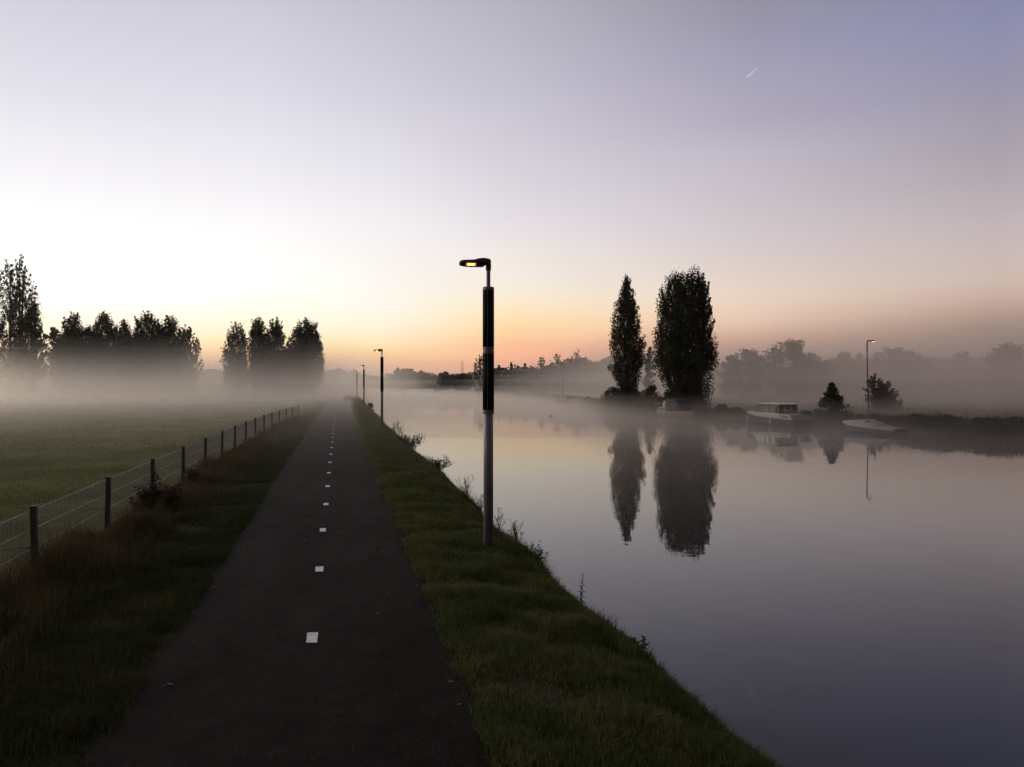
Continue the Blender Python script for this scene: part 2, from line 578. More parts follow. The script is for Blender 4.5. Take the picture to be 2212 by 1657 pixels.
Tt = np.concatenate([[-.6, 0, .2, .4, .7, 1.0, 1.6, 2.5, 4, 6, 8], np.geomspace(10, 3000, 22)])
Df = np.concatenate([[-40, 0], d_steps(20, 1300, .02, .5)])
TT, DF = np.meshgrid(Tt, Df)
fv = np.stack([shore_x(DF) + .5 * fbm(DF * .3, DF * 0, 3) + TT, DF, far_z(TT, DF)], -1).reshape(-1, 3)
m_ = len(Tt); i_ = (np.arange(len(Df) - 1)[:, None] * m_ + np.arange(m_ - 1)[None, :]).ravel()
props(np_mesh('far_bank', fv, [np.stack([i_, i_ + 1, i_ + m_ + 1, i_ + m_], -1)], M['far_turf'], smooth=True), kind='structure')

# ------------------------------------------------------------------ grass
RN = np.random.default_rng(11)


def blades(name, x, y, z, h, w, mat_, bendy=.45, label=None, cat='grass', parent=None):
    n = len(x)
    az = RN.random(n) * 2 * np.pi
    lean = RN.random(n) * bendy + .05
    la = RN.random(n) * 2 * np.pi
    cx, sx = np.cos(az), np.sin(az)
    lx, ly = np.cos(la) * lean, np.sin(la) * lean
    base = np.stack([x, y, z - .02], -1)
    side = np.stack([cx * w, sx * w, np.zeros(n)], -1) * .5
    mid = base + np.stack([lx * h * .35, ly * h * .35, h * .58], -1)
    tip = base + np.stack([lx * h * 1.05, ly * h * 1.05, h * (1 - .35 * lean)], -1)
    v = np.stack([base - side, base + side, mid + side * .75, mid - side * .75, tip], 1).reshape(-1, 3)
    k = np.arange(n) * 5
    q = np.stack([k, k + 1, k + 2, k + 3], -1)
    t = np.stack([k + 3, k + 2, k + 4], -1)
    o = np_mesh(name, v, [q, t], mat_, parent)
    return o


def scatter(n, o0, o1, d0, d1, dpow=1.0):
    off = o0 + (o1 - o0) * RN.random(n)
    D = d0 + (d1 - d0) * RN.random(n) ** dpow
    return off, D


def grass_patch(parts, hfun):
    X, Y, Z, H, Wd = [], [], [], [], []
    for (n, o0, o1, d0, d1, h0, w0) in parts:
        off, D = scatter(n, o0, o1, d0, d1)
        keep = hfun(off, D) > RN.random(n) * .6
        off, D = off[keep], D[keep]
        hh = h0 * (.45 + .9 * hfun(off, D)) * (.6 + .7 * RN.random(len(off)))
        X.append(along(off, D)); Y.append(D); Z.append(land_z(off, D)); H.append(hh); Wd.append(np.full(len(off), w0))
    return [np.concatenate(q) for q in (X, Y, Z, H, Wd)]


def hf(off, D):
    return np.clip(.55 + 1.5 * fbm(off * 1.6, D * 1.6, 3), .12, 1.2)


def lipf(off, D):
    return np.clip(.30 + 2.0 * fbm(off * .9 + 9, D * .9, 3), .04, 1.25)


g = grass_patch([(120000, 1.14, 3.95, 4, 12, .12, .007), (95000, 1.14, 4.0, 12, 26, .13, .011), (60000, 1.12, 4.0, 26, 60, .15, .022),
                 (30000, 1.12, 4.1, 60, 150, .17, .045)], hf)
props(blades('bank_grass', *g, M['grass'], .7), kind='stuff')
g = grass_patch([(14000, 3.15, 4.0, 4, 12, .24, .007), (12000, 3.15, 4.0, 12, 26, .26, .010), (9000, 3.15, 4.05, 26, 60, .30, .018), (5000, 3.1, 4.1, 60, 140, .35, .04)], lipf)
props(blades('tall_bank_grass', *g, M['grass'], .8), kind='stuff')
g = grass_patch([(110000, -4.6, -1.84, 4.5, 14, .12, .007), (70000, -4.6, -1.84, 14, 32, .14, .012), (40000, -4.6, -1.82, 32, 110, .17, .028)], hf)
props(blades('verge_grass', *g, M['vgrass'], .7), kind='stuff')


def mf(off, D):
    return np.clip(.5 + 1.4 * fbm(off * .5, D * .5, 4), .12, 1.1)


def meadow_pts(n, d0, d1, h0, w0):
    D = np.sqrt(d0 ** 2 + (d1 ** 2 - d0 ** 2) * RN.random(n))
    xl = -.72 * D - 1; xr = along(-4.5 + np.where(D > 30, .00145 * (np.minimum(D, 60) - 30) ** 2, 0), D)
    x = xl + (xr - xl) * RN.random(n)
    off = x - along(0, D)
    k = mf(off, D) > RN.random(n) * .55
    off, D, x = off[k], D[k], x[k]
    hh = h0 * (.4 + .9 * mf(off, D)) * (.6 + .7 * RN.random(len(off)))
    return x, D, land_z(off, D), hh, np.full(len(off), w0)


q = [meadow_pts(*a) for a in ((80000, 9, 18, .14, .010), (100000, 18, 34, .15, .018), (80000, 34, 70, .18, .04), (50000, 70, 170, .22, .10))]
g = [np.concatenate(c) for c in zip(*q)]
props(blades('meadow_grass', *g, M['mgrass'], .7), kind='stuff')


def fence_off(D):
    return -4.62 + .006 * np.minimum(np.asarray(D, float), 30) + np.where(np.asarray(D) > 30, .00145 * (np.asarray(D, float) - 30) ** 2, 0)


def dry_f(off, D):
    return np.clip(.35 + 1.9 * fbm(off * 1.1 + 40, D * .7, 3), 0, 1.3)


X, Y, Z, H, Wd = [], [], [], [], []
for n, d0, d1, h0, w0 in ((30000, 6, 16, .68, .005), (26000, 16, 30, .66, .008), (18000, 30, 62, .6, .016)):
    D = d0 + (d1 - d0) * RN.random(n)
    off = fence_off(D) + .55 + RN.normal(0, .38, n)
    k = dry_f(off, D) > RN.random(n) * .8
    D, off = D[k], off[k]
    X.append(along(off, D)); Y.append(D); Z.append(land_z(off, D))
    H.append(h0 * (.35 + .8 * dry_f(off, D)) * (.5 + .7 * RN.random(len(D)))); Wd.append(np.full(len(D), w0))
props(blades('dry_grass', *[np.concatenate(c) for c in (X, Y, Z, H, Wd)], M['dry'], .8), kind='stuff')

# reeds and rough growth along the far shore
X, Y, Z, H, Wd = [], [], [], [], []
n = 26000
D = 40 + 160 * RN.random(n) ** 1.3
t = RN.random(n) * 2.2
hh = (.45 + .9 * np.clip(.5 + 1.6 * fbm(D * .25, t * .5, 3), .05, 1)) * (.6 + .6 * RN.random(n)) * np.where(D < 66, 1.25, .75)
props(blades('shore_reeds', shore_x(D) + .1 + t, D, far_z(t, D) - .05, hh, np.full(n, .05), M['leaf2'], .6), kind='stuff')

# ------------------------------------------------------------------ trees
def leaves_mesh(name, pts, size, mat_, parent, rng):
    n = len(pts)
    a = rng.normal(size=(n, 3)); a /= np.linalg.norm(a, axis=1)[:, None]
    b = rng.normal(size=(n, 3)); b -= (a * b).sum(1)[:, None] * a; b /= np.linalg.norm(b, axis=1)[:, None]
    s = size * (.55 + .9 * rng.random(n))[:, None]
    a = a * s * .62; b = b * s * .40
    v = np.stack([pts - a, pts - b * .9 + a * .1, pts + a, pts + b], 1).reshape(-1, 3)
    k = np.arange(n) * 4
    return np_mesh(name, v, [np.stack([k, k + 1, k + 2, k + 3], -1)], mat_, parent)


PR = {
    'poplar': ([0, .06, .12, .2, .3, .4, .55, .7, .8, .9, 1.0], [.25, .45, .62, .85, 1.0, .96, .88, .72, .58, .30, .05]),
    'column': ([0, .08, .16, .3, .45, .6, .75, .88, .95, 1.0], [.45, .75, .9, 1.0, .98, .92, .86, .66, .42, .1]),
    'ragged': ([0, .15, .3, .45, .6, .75, .88, 1.0], [.35, .7, .95, 1.0, .92, .75, .5, .15]),
    'clump': ([0, .1, .3, .5, .7, .85, .94, 1.0], [.55, .75, .92, 1.0, .98, .84, .6, .25]),
    'dome': ([0, .2, .35, .5, .65, .8, .92, 1.0], [.25, .7, .95, 1.0, .95, .78, .5, .2]),
    'cone': ([0, .1, .25, .4, .6, .8, 1.0], [.75, 1.0, .86, .68, .45, .22, .03]),
    'bush': ([0, .2, .5, .8, 1.0], [.85, 1.0, .92, .62, .3]),
}
RISE = {'clump': (.08, .2), 'poplar': (.10, .20), 'column': (.10, .22), 'ragged': (.08, .2), 'dome': (.02, .16), 'cone': (-.02, .06), 'bush': (.05, .3)}


def crown_points(rng, H, R, prof, nl, nleaf, bm, dx=0, dy=0, base=.0, spread=.13, trunk_r=.2, limb_r=.05, open_=0.0):
    px_, pw = PR[prof]
    lo, hi = RISE[prof]
    pts = []
    # leader
    tr = []
    wx, wy = rng.normal(0, .012 * H, 2)
    for s in np.linspace(0, 1, 7):
        tr.append((dx * min(1, s * 3 + .25) + wx * math.sin(3 * s), dy * min(1, s * 3 + .25) + wy * math.sin(2.4 * s), s * H * .97))
    tube(bm, tr, [trunk_r * (1 - .88 * s) for s in np.linspace(0, 1, 7)], 6)
    ax = lambda s: np.array([np.interp(s * H, [p[2] for p in tr], [p[0] for p in tr]), np.interp(s * H, [p[2] for p in tr], [p[1] for p in tr])])
    per = max(1, int(nleaf / nl))
    for i in range(nl):
        t1 = base + (1 - base) * ((i + rng.random()) / nl)
        rise = rng.uniform(lo, hi)
        t0 = max(.03, t1 - rise)
        rr = np.interp((t1 - base) / (1 - base), px_, pw) * R * rng.uniform(.62, 1.06)
        az = rng.random() * 2 * math.pi
        a0 = ax(t0); 
        st = np.array([a0[0], a0[1], t0 * H])
        en = np.array([a0[0] + rr * math.cos(az), a0[1] + rr * math.sin(az), t1 * H])
        md = .5 * (st + en) + np.array([0, 0, -.12 * (t1 - t0) * H]) + np.array([.12 * rr * math.cos(az), .12 * rr * math.sin(az), 0])
        lr = limb_r * (1 - .6 * t1)
        tube(bm, [st, md, en], [lr, lr * .65, lr * .2], 4, cap=False)
        u = rng.random(per) ** .6 * 1.05
        u = np.round(u * 4 + rng.normal(0, .35, per)) / 4 if open_ else u
        u = np.clip(u, .1, 1.0)[:, None]
        c = (1 - u) ** 2 * st + 2 * u * (1 - u) * md + u ** 2 * en
        sg = spread * R * (.5 + .6 * rng.random())
        lump = np.clip(rng.normal(size=(per, 3)), -1.5, 1.5) * np.array([sg, sg, sg * (1.5 if prof in ('poplar', 'column', 'ragged', 'clump') else .9)])
        p = c + lump * (1.1 - .55 * t1)
        pts.append(p)
    return np.concatenate(pts)


def fill_points(rng, n, per, zs, lo, hi, depth=.75, sig=.55):
    """leaf clumps through a body whose half-widths change with height"""
    nc = max(1, n // per)
    w = np.maximum(np.array(hi) - np.array(lo), .05)
    zz = np.linspace(zs[0], zs[-1], 400)
    ww = np.interp(zz, zs, w)
    cdf = np.cumsum(ww ** 1.6); cdf /= cdf[-1]
    z = np.interp(rng.random(nc), cdf, zz)
    l = np.interp(z, zs, lo); h = np.interp(z, zs, hi)
    a = rng.random(nc) * 2 * np.pi; r = rng.random(nc) ** .42
    sg = sig * (.6 + .6 * rng.random(nc))
    half = np.maximum((h - l) / 2 - sg * .55, .03)
    x = (l + h) / 2 + half * r * np.cos(a)
    y = half * depth * r * np.sin(a)
    c = np.stack([x, y, z], -1)
    c = np.repeat(c, per, 0)
    g_ = rng.normal(size=c.shape); g_ *= np.minimum(1, 1.7 / np.linalg.norm(g_, axis=1))[:, None]
    return c + g_ * np.repeat(sg, per)[:, None] * np.array([.72, .72, 1.45]) * .8


def outline(rows, px, top_y, D, base_z):
    """(x left, x right, y) rows of the photograph's 2212 px picture -> metres round the trunk"""
    rows = sorted(rows, key=lambda r: -r[2])
    zs = [CAM_H - (r[2] - HY) / F * D - base_z for r in rows]
    return zs, [(r[0] - px) / F * D for r in rows], [(r[1] - px) / F * D for r in rows]


def tree(name, label, px, top_y, D, wpx, prof='ragged', base_z=None, nl=60, nleaf=6000, leaf=.28, seed=1, leaders=None, group=None,
         cat='tree', material='leaf', spread=.13, base=.0, open_=0.0, trunk=True, X=None, H=None, R=None, fill=0, rows=None, sig=.5):
    rng = np.random.default_rng(seed)
    x = (px - CX) / F * D if X is None else X
    if base_z is None:
        base_z = float(far_z(x - shore_x(D), D)) if x > shore_x(D) else float(land_z(x - along(0, D), D))
    if H is None:
        H = CAM_H - (top_y - HY) / F * D - base_z
    if R is None: R = wpx / 2 / F * D
    root = empty(name, (x, D, base_z - .05), 0, label, cat, group)
    bm = bmesh.new()
    if leaders is None: leaders = [(0, 0, 1, 1, 1)]
    pts = []
    tot = sum(l[4] for l in leaders)
    for (dx, dy, hs, rs, wt) in leaders:
        pts.append(crown_points(rng, H * hs, R * rs, prof, max(6, int(nl * wt / tot)), nleaf * wt / tot, bm, dx * R, dy * R, base, spread,
                                max(.03, H * .013), max(.012, H * .004), open_))
    link_bm('trunk', bm, M['bark'], root)
    if fill:
        if rows: zs, lo, hi = outline(rows, px, top_y, D, base_z)
        else:
            ts = [0, .1, .25, .45, .6, .75, .86, .94]
            wv = np.array([.6, .8, .95, 1.0, .98, .88, .68, .40])
            zs = [t * H for t in ts]; lo = list(-R * wv * .95); hi = list(R * wv * .95)
        pts.append(fill_points(rng, fill, 70 if rows else 26, zs, lo, hi, sig=sig))
    p = np.concatenate(pts)
    p = p[p[:, 2] > .02]
    leaves_mesh('crown', p, leaf, M[material], root, rng)
    return root


# far shore: the two poplars that stand dark against the glow
tree('poplar_tree', 'slender pointed dark poplar standing alone on the far bank', 1350, 599, 113, 78, 'poplar', nl=160, nleaf=24000, leaf=.18, seed=3, spread=.11, open_=1, fill=15000, sig=.58,
     rows=[(1350, 1353, 601), (1344, 1361, 613), (1339, 1366, 626), (1330, 1373, 636), (1326, 1375, 649), (1321, 1380, 670), (1318, 1386, 694), (1316, 1390, 717), (1313, 1394, 736), (1313, 1393, 759), (1319, 1391, 773), (1324, 1389, 787), (1324, 1386, 804), (1335, 1382, 820), (1346, 1379, 834), (1349, 1373, 848)], group='poplars on the far bank')
tree('poplar_tree', 'broad dense dark poplar with many upright tops, beside the slender one on the far bank', 1482, 584, 98, 140, 'clump', nl=320, nleaf=56000, leaf=.175, seed=8, spread=.10, fill=50000, sig=.70,
     rows=[(1502, 1507, 581), (1486, 1516, 593), (1440, 1520, 603), (1431, 1525, 614), (1426, 1532, 628), (1418, 1535, 647), (1418, 1541, 670), (1413, 1539, 694), (1410, 1535, 717), (1411, 1546, 740), (1411, 1549, 764), (1409, 1550, 785), (1421, 1540, 804), (1429, 1537, 823), (1440, 1543, 844), (1448, 1532, 865)],
     leaders=[(-.52, .1, .92, .34, 1), (-.30, -.2, .95, .31, 1), (-.1, .2, .955, .31, 1), (.08, -.2, .965, .31, 1), (.24, .1, .975, .31, 1), (.40, -.1, 1.0, .31, 1.2), (.52, .1, .93, .32, 1)],
     group='poplars on the far bank')

# meadow side
tree('poplar_tree', 'tallest tree at the left edge, open crown with bare upright stems', 26, 548, 180, 132, 'clump', nl=290, nleaf=48000, leaf=.23, seed=21, spread=.11, fill=14000, sig=.8, base=.06, open_=1,
     leaders=[(-.62, 0, .94, .36, 1), (-.25, .2, .97, .36, 1), (.12, .2, 1.0, .36, 1.2), (.42, -.1, .93, .34, 1), (.66, .1, .80, .32, .8), (.8, 0, .6, .28, .7)], group='tall poplars by the meadow')
tree('poplar_tree', 'tall tree cut off by the left edge of the picture', -62, 556, 186, 95, 'clump', nl=150, nleaf=28000, leaf=.24, seed=22, spread=.11, open_=1,
     leaders=[(-.4, 0, .95, .6, 1), (.35, 0, 1, .55, 1)], group='tall poplars by the meadow')
tree('leafy_tree', 'short dense round tree at the foot of the tallest tree', 72, 655, 172, 56, 'ragged', nl=60, nleaf=5000, leaf=.42, seed=23)
tree('leafy_tree', 'low pale bush-like tree in the gap right of the tallest tree', 112, 706, 240, 60, 'dome', nl=50, nleaf=3500, leaf=.55, seed=24)
G1 = 'ragged row of trees behind the meadow'
for (px, ty, D, w, sd, lb) in ((158, 670, 190, 52, 31, 'first tree of the long ragged row, with twin spiky tops'),
                               (226, 670, 190, 56, 32, 'second high top of the long ragged row behind the meadow'),
                               (192, 700, 184, 66, 33, 'lower tree filling the dip between the first two high tops of the row'),
                               (268, 690, 192, 46, 34, 'thin short tree in the middle dip of the long ragged row'),
                               (318, 668, 190, 62, 35, 'highest tree in the right half of the long ragged row'),
                               (366, 678, 190, 62, 36, 'leafy tree second from the right end of the long row'),
                               (404, 700, 186, 54, 37, 'lacy leaning tree at the right end of the long row'),
                               (290, 712, 182, 84, 38, 'low wide dark tree below the middle dip of the long row'),
                               (142, 715, 182, 60, 39, 'low dark tree at the left end of the long row')):
    tree('leafy_tree', lb, px, ty, D, w * 1.15, 'clump', nl=120, nleaf=11000 if sd != 37 else 8000, leaf=.32, fill=11000 if sd != 37 else 2500, sig=.75, seed=sd, spread=.15, open_=1, group=G1,
         leaders=[(-.55, 0, .93, .52, 1), (-.1, .3, 1.0, .55, 1.2), (.3, -.3, .95, .55, 1), (.62, .1, .82, .48, .8)])
G2 = 'clump of trees left of the path'
for (px, ty, D, w, sd, n, lb) in ((510, 695, 168, 60, 41, 3800, 'leftmost tree of the clump beside the path, thin lacy crown'),
                                  (557, 684, 168, 46, 42, 4600, 'upright tree second from the left in the clump beside the path'),
                                  (594, 687, 168, 50, 43, 4800, 'upright tree third from the left in the clump beside the path'),
                                  (660, 688, 166, 84, 44, 11000, 'darkest, fullest tree at the right end of the clump beside the path'),
                                  (622, 745, 170, 50, 45, 2600, 'low sparse tree squeezed left of the fullest tree')):
    tree('leafy_tree', lb, px, ty, D, w, 'clump', nl=110, nleaf=int(n * 1.6), fill=int(n * 1.7), sig=.65, leaf=.30, seed=sd, spread=.15, open_=1, group=G2,
         leaders=[(-.35, 0, .9, .66, 1), (.1, .2, 1.0, .66, 1.2), (.45, -.1, .86, .6, 1)] if w > 70 or sd == 41 else [(0, 0, 1, .95, 2), (.2, .1, .86, .8, 1)])

# far bank, further back in the mist
G3 = 'misty trees behind the far bank'
for (px, ty, D, w, sd, pf, lb) in ((1578, 768, 165, 50, 51, 'dome', 'small pale tree just right of the broad poplar, in mist'),
                                   (1618, 754, 170, 74, 52, 'dome', 'pale rounded tree left of the biggest misty tree'),
                                   (1712, 737, 165, 118, 53, 'dome', 'biggest round-headed misty tree, above the white cabin cruiser'),
                                   (1762, 775, 172, 90, 54, 'dome', 'low shoulder of foliage right of the biggest misty tree'),
                                   (1822, 760, 185, 50, 55, 'dome', 'small misty tree left of the curved street lamp'),
                                   (1858, 764, 190, 44, 56, 'ragged', 'small narrow misty tree right behind the curved street lamp'),
                                   (1928, 754, 180, 120, 57, 'dome', 'wide flat-headed misty tree right of the curved street lamp'),
                                   (2010, 775, 195, 90, 58, 'dome', 'low faint tree between the wide misty tree and the right edge'),
                                   (2082, 762, 190, 62, 59, 'dome', 'faint misty tree with a small peaked top near the right edge'),
                                   (2190, 745, 165, 104, 60, 'dome', 'tall misty tree cut by the right edge of the picture')):
    tree('misty_tree', lb, px, ty, D, w * 1.22, pf, nl=70, nleaf=5200 if w > 80 else 3000, leaf=.5, seed=sd, spread=.16, group=G3, material='leaf2')
G4 = 'trees beyond the poplars on the far bank'
for (px, ty, D, w, sd, pf, lb) in ((1036, 768, 290, 30, 61, 'column', 'dark narrow tree half hidden behind the nearest lamp post'),
                                   (1078, 788, 290, 30, 62, 'cone', 'small pointed tree just right of the nearest lamp post'),
                                   (1104, 782, 290, 24, 63, 'cone', 'second small pointed tree right of the nearest lamp post'),
                                   (1134, 786, 290, 30, 64, 'cone', 'third small pointed tree right of the nearest lamp post'),
                                   (1172, 770, 290, 34, 65, 'ragged', 'first thin lacy tree on the misty skyline left of the slender poplar'),
                                   (1204, 762, 290, 40, 66, 'ragged', 'middle thin lacy tree on the misty skyline left of the slender poplar'),
                                   (1246, 757, 290, 52, 67, 'ragged', 'tallest thin lacy tree on the misty skyline left of the slender poplar'),
                                   (1402, 750, 165, 30, 68, 'dome', 'round misty tree seen in the gap between the two poplars')):
    tree('distant_tree', lb, px, ty, D, w, pf, nl=44, nleaf=1500 if pf != 'ragged' else 900, leaf=.5, seed=sd, spread=.15, group=G4, material='leaf2', open_=1)
# beyond the bridge
G5 = 'grey trees beyond the bridge'
for (px, ty, D, w, sd, lb) in ((735, 796, 400, 38, 71, 'round-topped grey tree left of the row of path lamps, far off'),
                               (762, 800, 410, 40, 72, 'lower grey tree behind the row of path lamps'),
                               (858, 794, 400, 26, 73, 'narrow grey tree just left of the grey flat-topped block'),
                               (840, 808, 430, 40, 74, 'faint low tree beside the second lamp post, beyond the bridge'),
                               (912, 801, 400, 34, 75, 'rounded grey tree just right of the grey flat-topped block'),
                               (962, 804, 330, 44, 76, 'dark round bush at the right end of the bridge'),
                               (1000, 808, 320, 50, 77, 'low dark tree left of the nearest lamp post, past the bridge end')):
    tree('distant_tree', lb, px, ty, D, w, 'dome', base_z=-.5, nl=40, nleaf=2600, leaf=.75, seed=sd, spread=.18, group=G5)


def mass(name, pts_px, D, depth, leaf, nleaf, seed, base_z=-.5):
    """a far-off wood: foliage under a skyline"""
    rng = np.random.default_rng(seed)
    xs = np.array([p[0] for p in pts_px], float); ys = np.array([p[1] for p in pts_px], float)
    d = D + depth * rng.random(nleaf)
    px = xs[0] + (xs[-1] - xs[0]) * rng.random(nleaf)
    X = (px - CX) / F * D
    top = CAM_H - (np.interp(px, xs, ys) - HY) / F * D
    top = top + (top - base_z) * .28 * (vnoise(X * .18 + seed, d * .1) - .6) + 1.2 * (vnoise(X * .7, d * .5) - .5)
    z = base_z + (top - base_z) * rng.random(nleaf) ** .6
    p = np.stack([X, d, z], -1)
    o = leaves_mesh(name, p, leaf, M['leaf2'], None, rng)
    return props(o, kind='stuff')


mass('treeline', [(380, 800), (430, 798), (480, 797), (620, 800), (700, 802), (716, 800), (790, 812), (830, 818), (846, 806), (872, 802), (905, 806), (960, 811), (1040, 806)], 395, 16, 1.1, 14000, 5)
mass('woodland', [(1040, 800), (1110, 792), (1200, 785), (1260, 776), (1300, 772), (1400, 764), (1560, 782)], 285, 14, .9, 14000, 6)
mass('woodland', [(1540, 785), (1640, 776), (1780, 786), (1830, 782), (1950, 770), (2000, 772), (2120, 776), (2300, 770)], 205, 14, .75, 17000, 7)

# near growth on the far bank
tree('conical_tree', 'small pointed dark tree between the cabin cruiser and the covered boat', 1797, 828, 74, 80, 'cone', nl=80, nleaf=5200, leaf=.15, seed=81, spread=.14, open_=1)
tree('bushy_tree', 'loose bushy tree at the foot of the curved street lamp', 1906, 808, 92, 86, 'ragged', nl=90, nleaf=5200, leaf=.20, seed=82, spread=.15, leaders=[(-.40, 0, 1.0, .52, 1.2), (.28, .1, .78, .6, 1.2), (0, 0, .45, .95, 1)], open_=1, material='leaf2')
for (px, ty, D, w, sd, lb) in ((1325, 838, 117, 52, 83, 'left dark bush at the foot of the slender poplar'),
                               (1368, 842, 113, 56, 84, 'dark bush in front of the slender poplar trunk'),
                               (1405, 832, 108, 46, 85, 'dark bush between the two poplars'),
                               (1452, 842, 101, 60, 86, 'dark bush behind the boat with the dark canopy'),
                               (1505, 846, 98, 64, 87, 'dark bush at the foot of the broad poplar'),
                               (1268, 857, 138, 26, 88, 'small low bush right of the far roofed boat'),
                               (1292, 862, 128, 24, 89, 'tiny low bush beside the bushes under the slender poplar')):
    tree('shrub', lb, px, ty, D, w, 'bush', nl=40, nleaf=2600 if w > 40 else 900, leaf=.22, seed=sd, spread=.2, group='bushes under the poplars', cat='bush')
for (px, ty, D, w, sd, lb) in ((1560, 874, 86, 40, 90, 'low bush left of the white cabin cruiser'),
                               (1590, 880, 84, 30, 91, 'tiny bush touching the bow of the cabin cruiser'),
                               (1985, 896, 62, 62, 92, 'low dark bramble at the stern of the covered boat'),
                               (2055, 900, 59, 80, 93, 'middle low dark bramble on the shore at right'),
                               (2130, 905, 56, 80, 94, 'low dark bramble on the shore right of the middle one'),
                               (2200, 905, 57, 80, 95, 'low dark bramble at the right edge of the picture')):
    tree('shrub', lb, px, ty, D, w, 'bush', nl=36, nleaf=2600, leaf=.16, seed=sd, spread=.22, group='low growth along the far shore', cat='bush')
tree('shrub', 'low flat-topped bush beside the path, far off in the mist', 752, 856, 110, 24, 'bush', nl=24, nleaf=1400, leaf=.2, seed=96, spread=.25, cat='bush')
tree('shrub', 'small rounded bush on the near bank edge beyond the second lamp', 799, 869, 82, 17, 'bush', nl=20, nleaf=800, leaf=.12, seed=97, spread=.22, cat='bush')

# ------------------------------------------------------------------ lamp posts on the path
def lathe(bm, prof, seg=32):
    rings = [[(r * math.cos(2 * math.pi * k / seg), r * math.sin(2 * math.pi * k / seg), z) for k in range(seg)] for r, z in prof]
    loft(bm, rings)


def strip(bm, r, z0, z1, a0, a1, th=.004, n=10):
    """a curved film wrapped round part of a mast"""
    A = np.linspace(a0, a1, n)
    o0 = [bm.verts.new((r * math.cos(a), r * math.sin(a), z0)) for a in A]
    o1 = [bm.verts.new((r * math.cos(a), r * math.sin(a), z1)) for a in A]
    ri = r - th
    i0 = [bm.verts.new((ri * math.cos(a), ri * math.sin(a), z0)) for a in A]
    i1 = [bm.verts.new((ri * math.cos(a), ri * math.sin(a), z1)) for a in A]
    for k in range(n - 1):
        bm.faces.new((o0[k], o0[k + 1], o1[k + 1], o1[k]))
        bm.faces.new((i0[k], i1[k], i1[k + 1], i0[k + 1]))
        bm.faces.new((o0[k], i0[k], i0[k + 1], o0[k + 1]))
        bm.faces.new((o1[k], o1[k + 1], i1[k + 1], i1[k]))
    bm.faces.new((o0[0], o1[0], i1[0], i0[0])); bm.faces.new((o0[-1], i0[-1], i1[-1], o1[-1]))


def make_lamp():
    root = empty('solar_street_lamp', (0, 0, 0), 0, 'x', 'street lamp', 'solar lamp posts along the cycle path')
    bm = bmesh.new(); lathe(bm, [(.086, -.4), (.086, 2.36), (.080, 2.37)])
    link_bm('pole', bm, M['alu'], root, True).data.polygons[0].use_smooth = False
    bm = bmesh.new()
    lathe(bm, [(.080, 2.352), (.102, 2.355), (.104, 2.372), (.104, 2.415), (.098, 2.42), (.098, 3.425), (.103, 3.43), (.103, 3.462), (.096, 3.466), (.096, 3.494),
               (.103, 3.498), (.103, 3.53), (.098, 3.535), (.098, 4.545), (.103, 4.55), (.103, 4.585), (.095, 4.602), (.05, 4.61)])
    sl = link_bm('solar_sleeve', bm, M['alu_band'], root)
    for z0, z1 in ((2.424, 3.421), (3.539, 4.541)):
        for k in range(4):
            bm = bmesh.new()
            a0 = math.radians(-112 + 90 * k + 3.5)
            strip(bm, .1015, z0, z1, a0, a0 + math.radians(83), .006)
            link_bm('solar_panel', bm, M['pv'], sl, True)
    bm = bmesh.new(); lathe(bm, [(.036, 4.60), (.036, 4.96)], 20)
    link_bm('spigot', bm, M['alu_band'], root)
    # head: side profile swept over plan widths, arm points along +x
    # stations: x, half width, top z, bottom z
    st = [(-.045, .030, 5.085, 4.90), (-.03, .042, 5.105, 4.90), (.03, .044, 5.118, 4.90), (.044, .05, 5.120, 4.995), (.10, .085, 5.122, 4.985), (.18, .115, 5.108, 4.985),
          (.27, .125, 5.082, 4.985), (.36, .125, 5.075, 4.986), (.45, .112, 5.070, 4.990), (.50, .085, 5.058, 4.998), (.522, .05, 5.035, 5.006)]
    rings = []
    for x, b, t, c in st:
        if x > .06: c -= .028
        h = t - c
        rings.append([(x, -b, c + h * .42), (x, -b * .55, c), (x, b * .55, c), (x, b, c + h * .42), (x, b * .93, c + h * .62), (x, b * .55, t - h * .06), (x, 0, t), (x, -b * .55, t - h * .06), (x, -b * .93, c + h * .62)])
    bm = bmesh.new(); loft(bm, rings)
    hd = link_bm('lamp_head', bm, M['head'], root, False, bevel=.006)
    bm = bmesh.new()
    lathe(bm, [(.041, 4.895), (.047, 4.90), (.047, 4.99), (.041, 5.0)], 20)
    link_bm('collar', bm, M['head'], root)
    # on each sloping lower flank a smoked window with two glowing rows of diodes
    def flank(sg, x0, x1, k0, k1, proud):
        bm = bmesh.new()
        rr = []
        for x in (x0, (x0 + x1) / 2, x1):
            hb = float(np.interp(x, [.18, .27, .36, .45], [.115, .125, .125, .112]))
            lo = Vector((x, sg * .55 * hb, 4.9575)); hi = Vector((x, sg * hb, 5.005))
            n = Vector((0, sg * .65, -.75))
            p0, p1 = lo.lerp(hi, k0), lo.lerp(hi, k1)
            rr.append([p0 + n * proud, p1 + n * proud, p1 - n * .006, p0 - n * .006])
        loft(bm, rr)
        return bm
    for sg in (-1, 1):
        ln = link_bm('lens', flank(sg, .235, .42, .05, .95, .003), M['lens'], hd)
    for sg in (-1, 1):
        for x0, x1 in ((.268, .318), (.330, .392)):
            link_bm('light_strip', flank(sg, x0, x1, .25, .8, .007), M['led'], hd)
    return root


def dup(root, loc, rz=None, label=None):
    r = root.copy(); COL.objects.link(r); r.location = loc
    if rz is not None: r.rotation_euler = (0, 0, rz)
    if label: r['label'] = label
    for ch in list(root.children):
        c = ch.copy(); COL.objects.link(c); c.parent = r
        for g_ in list(ch.children):
            e = g_.copy(); COL.objects.link(e); e.parent = c
    return r


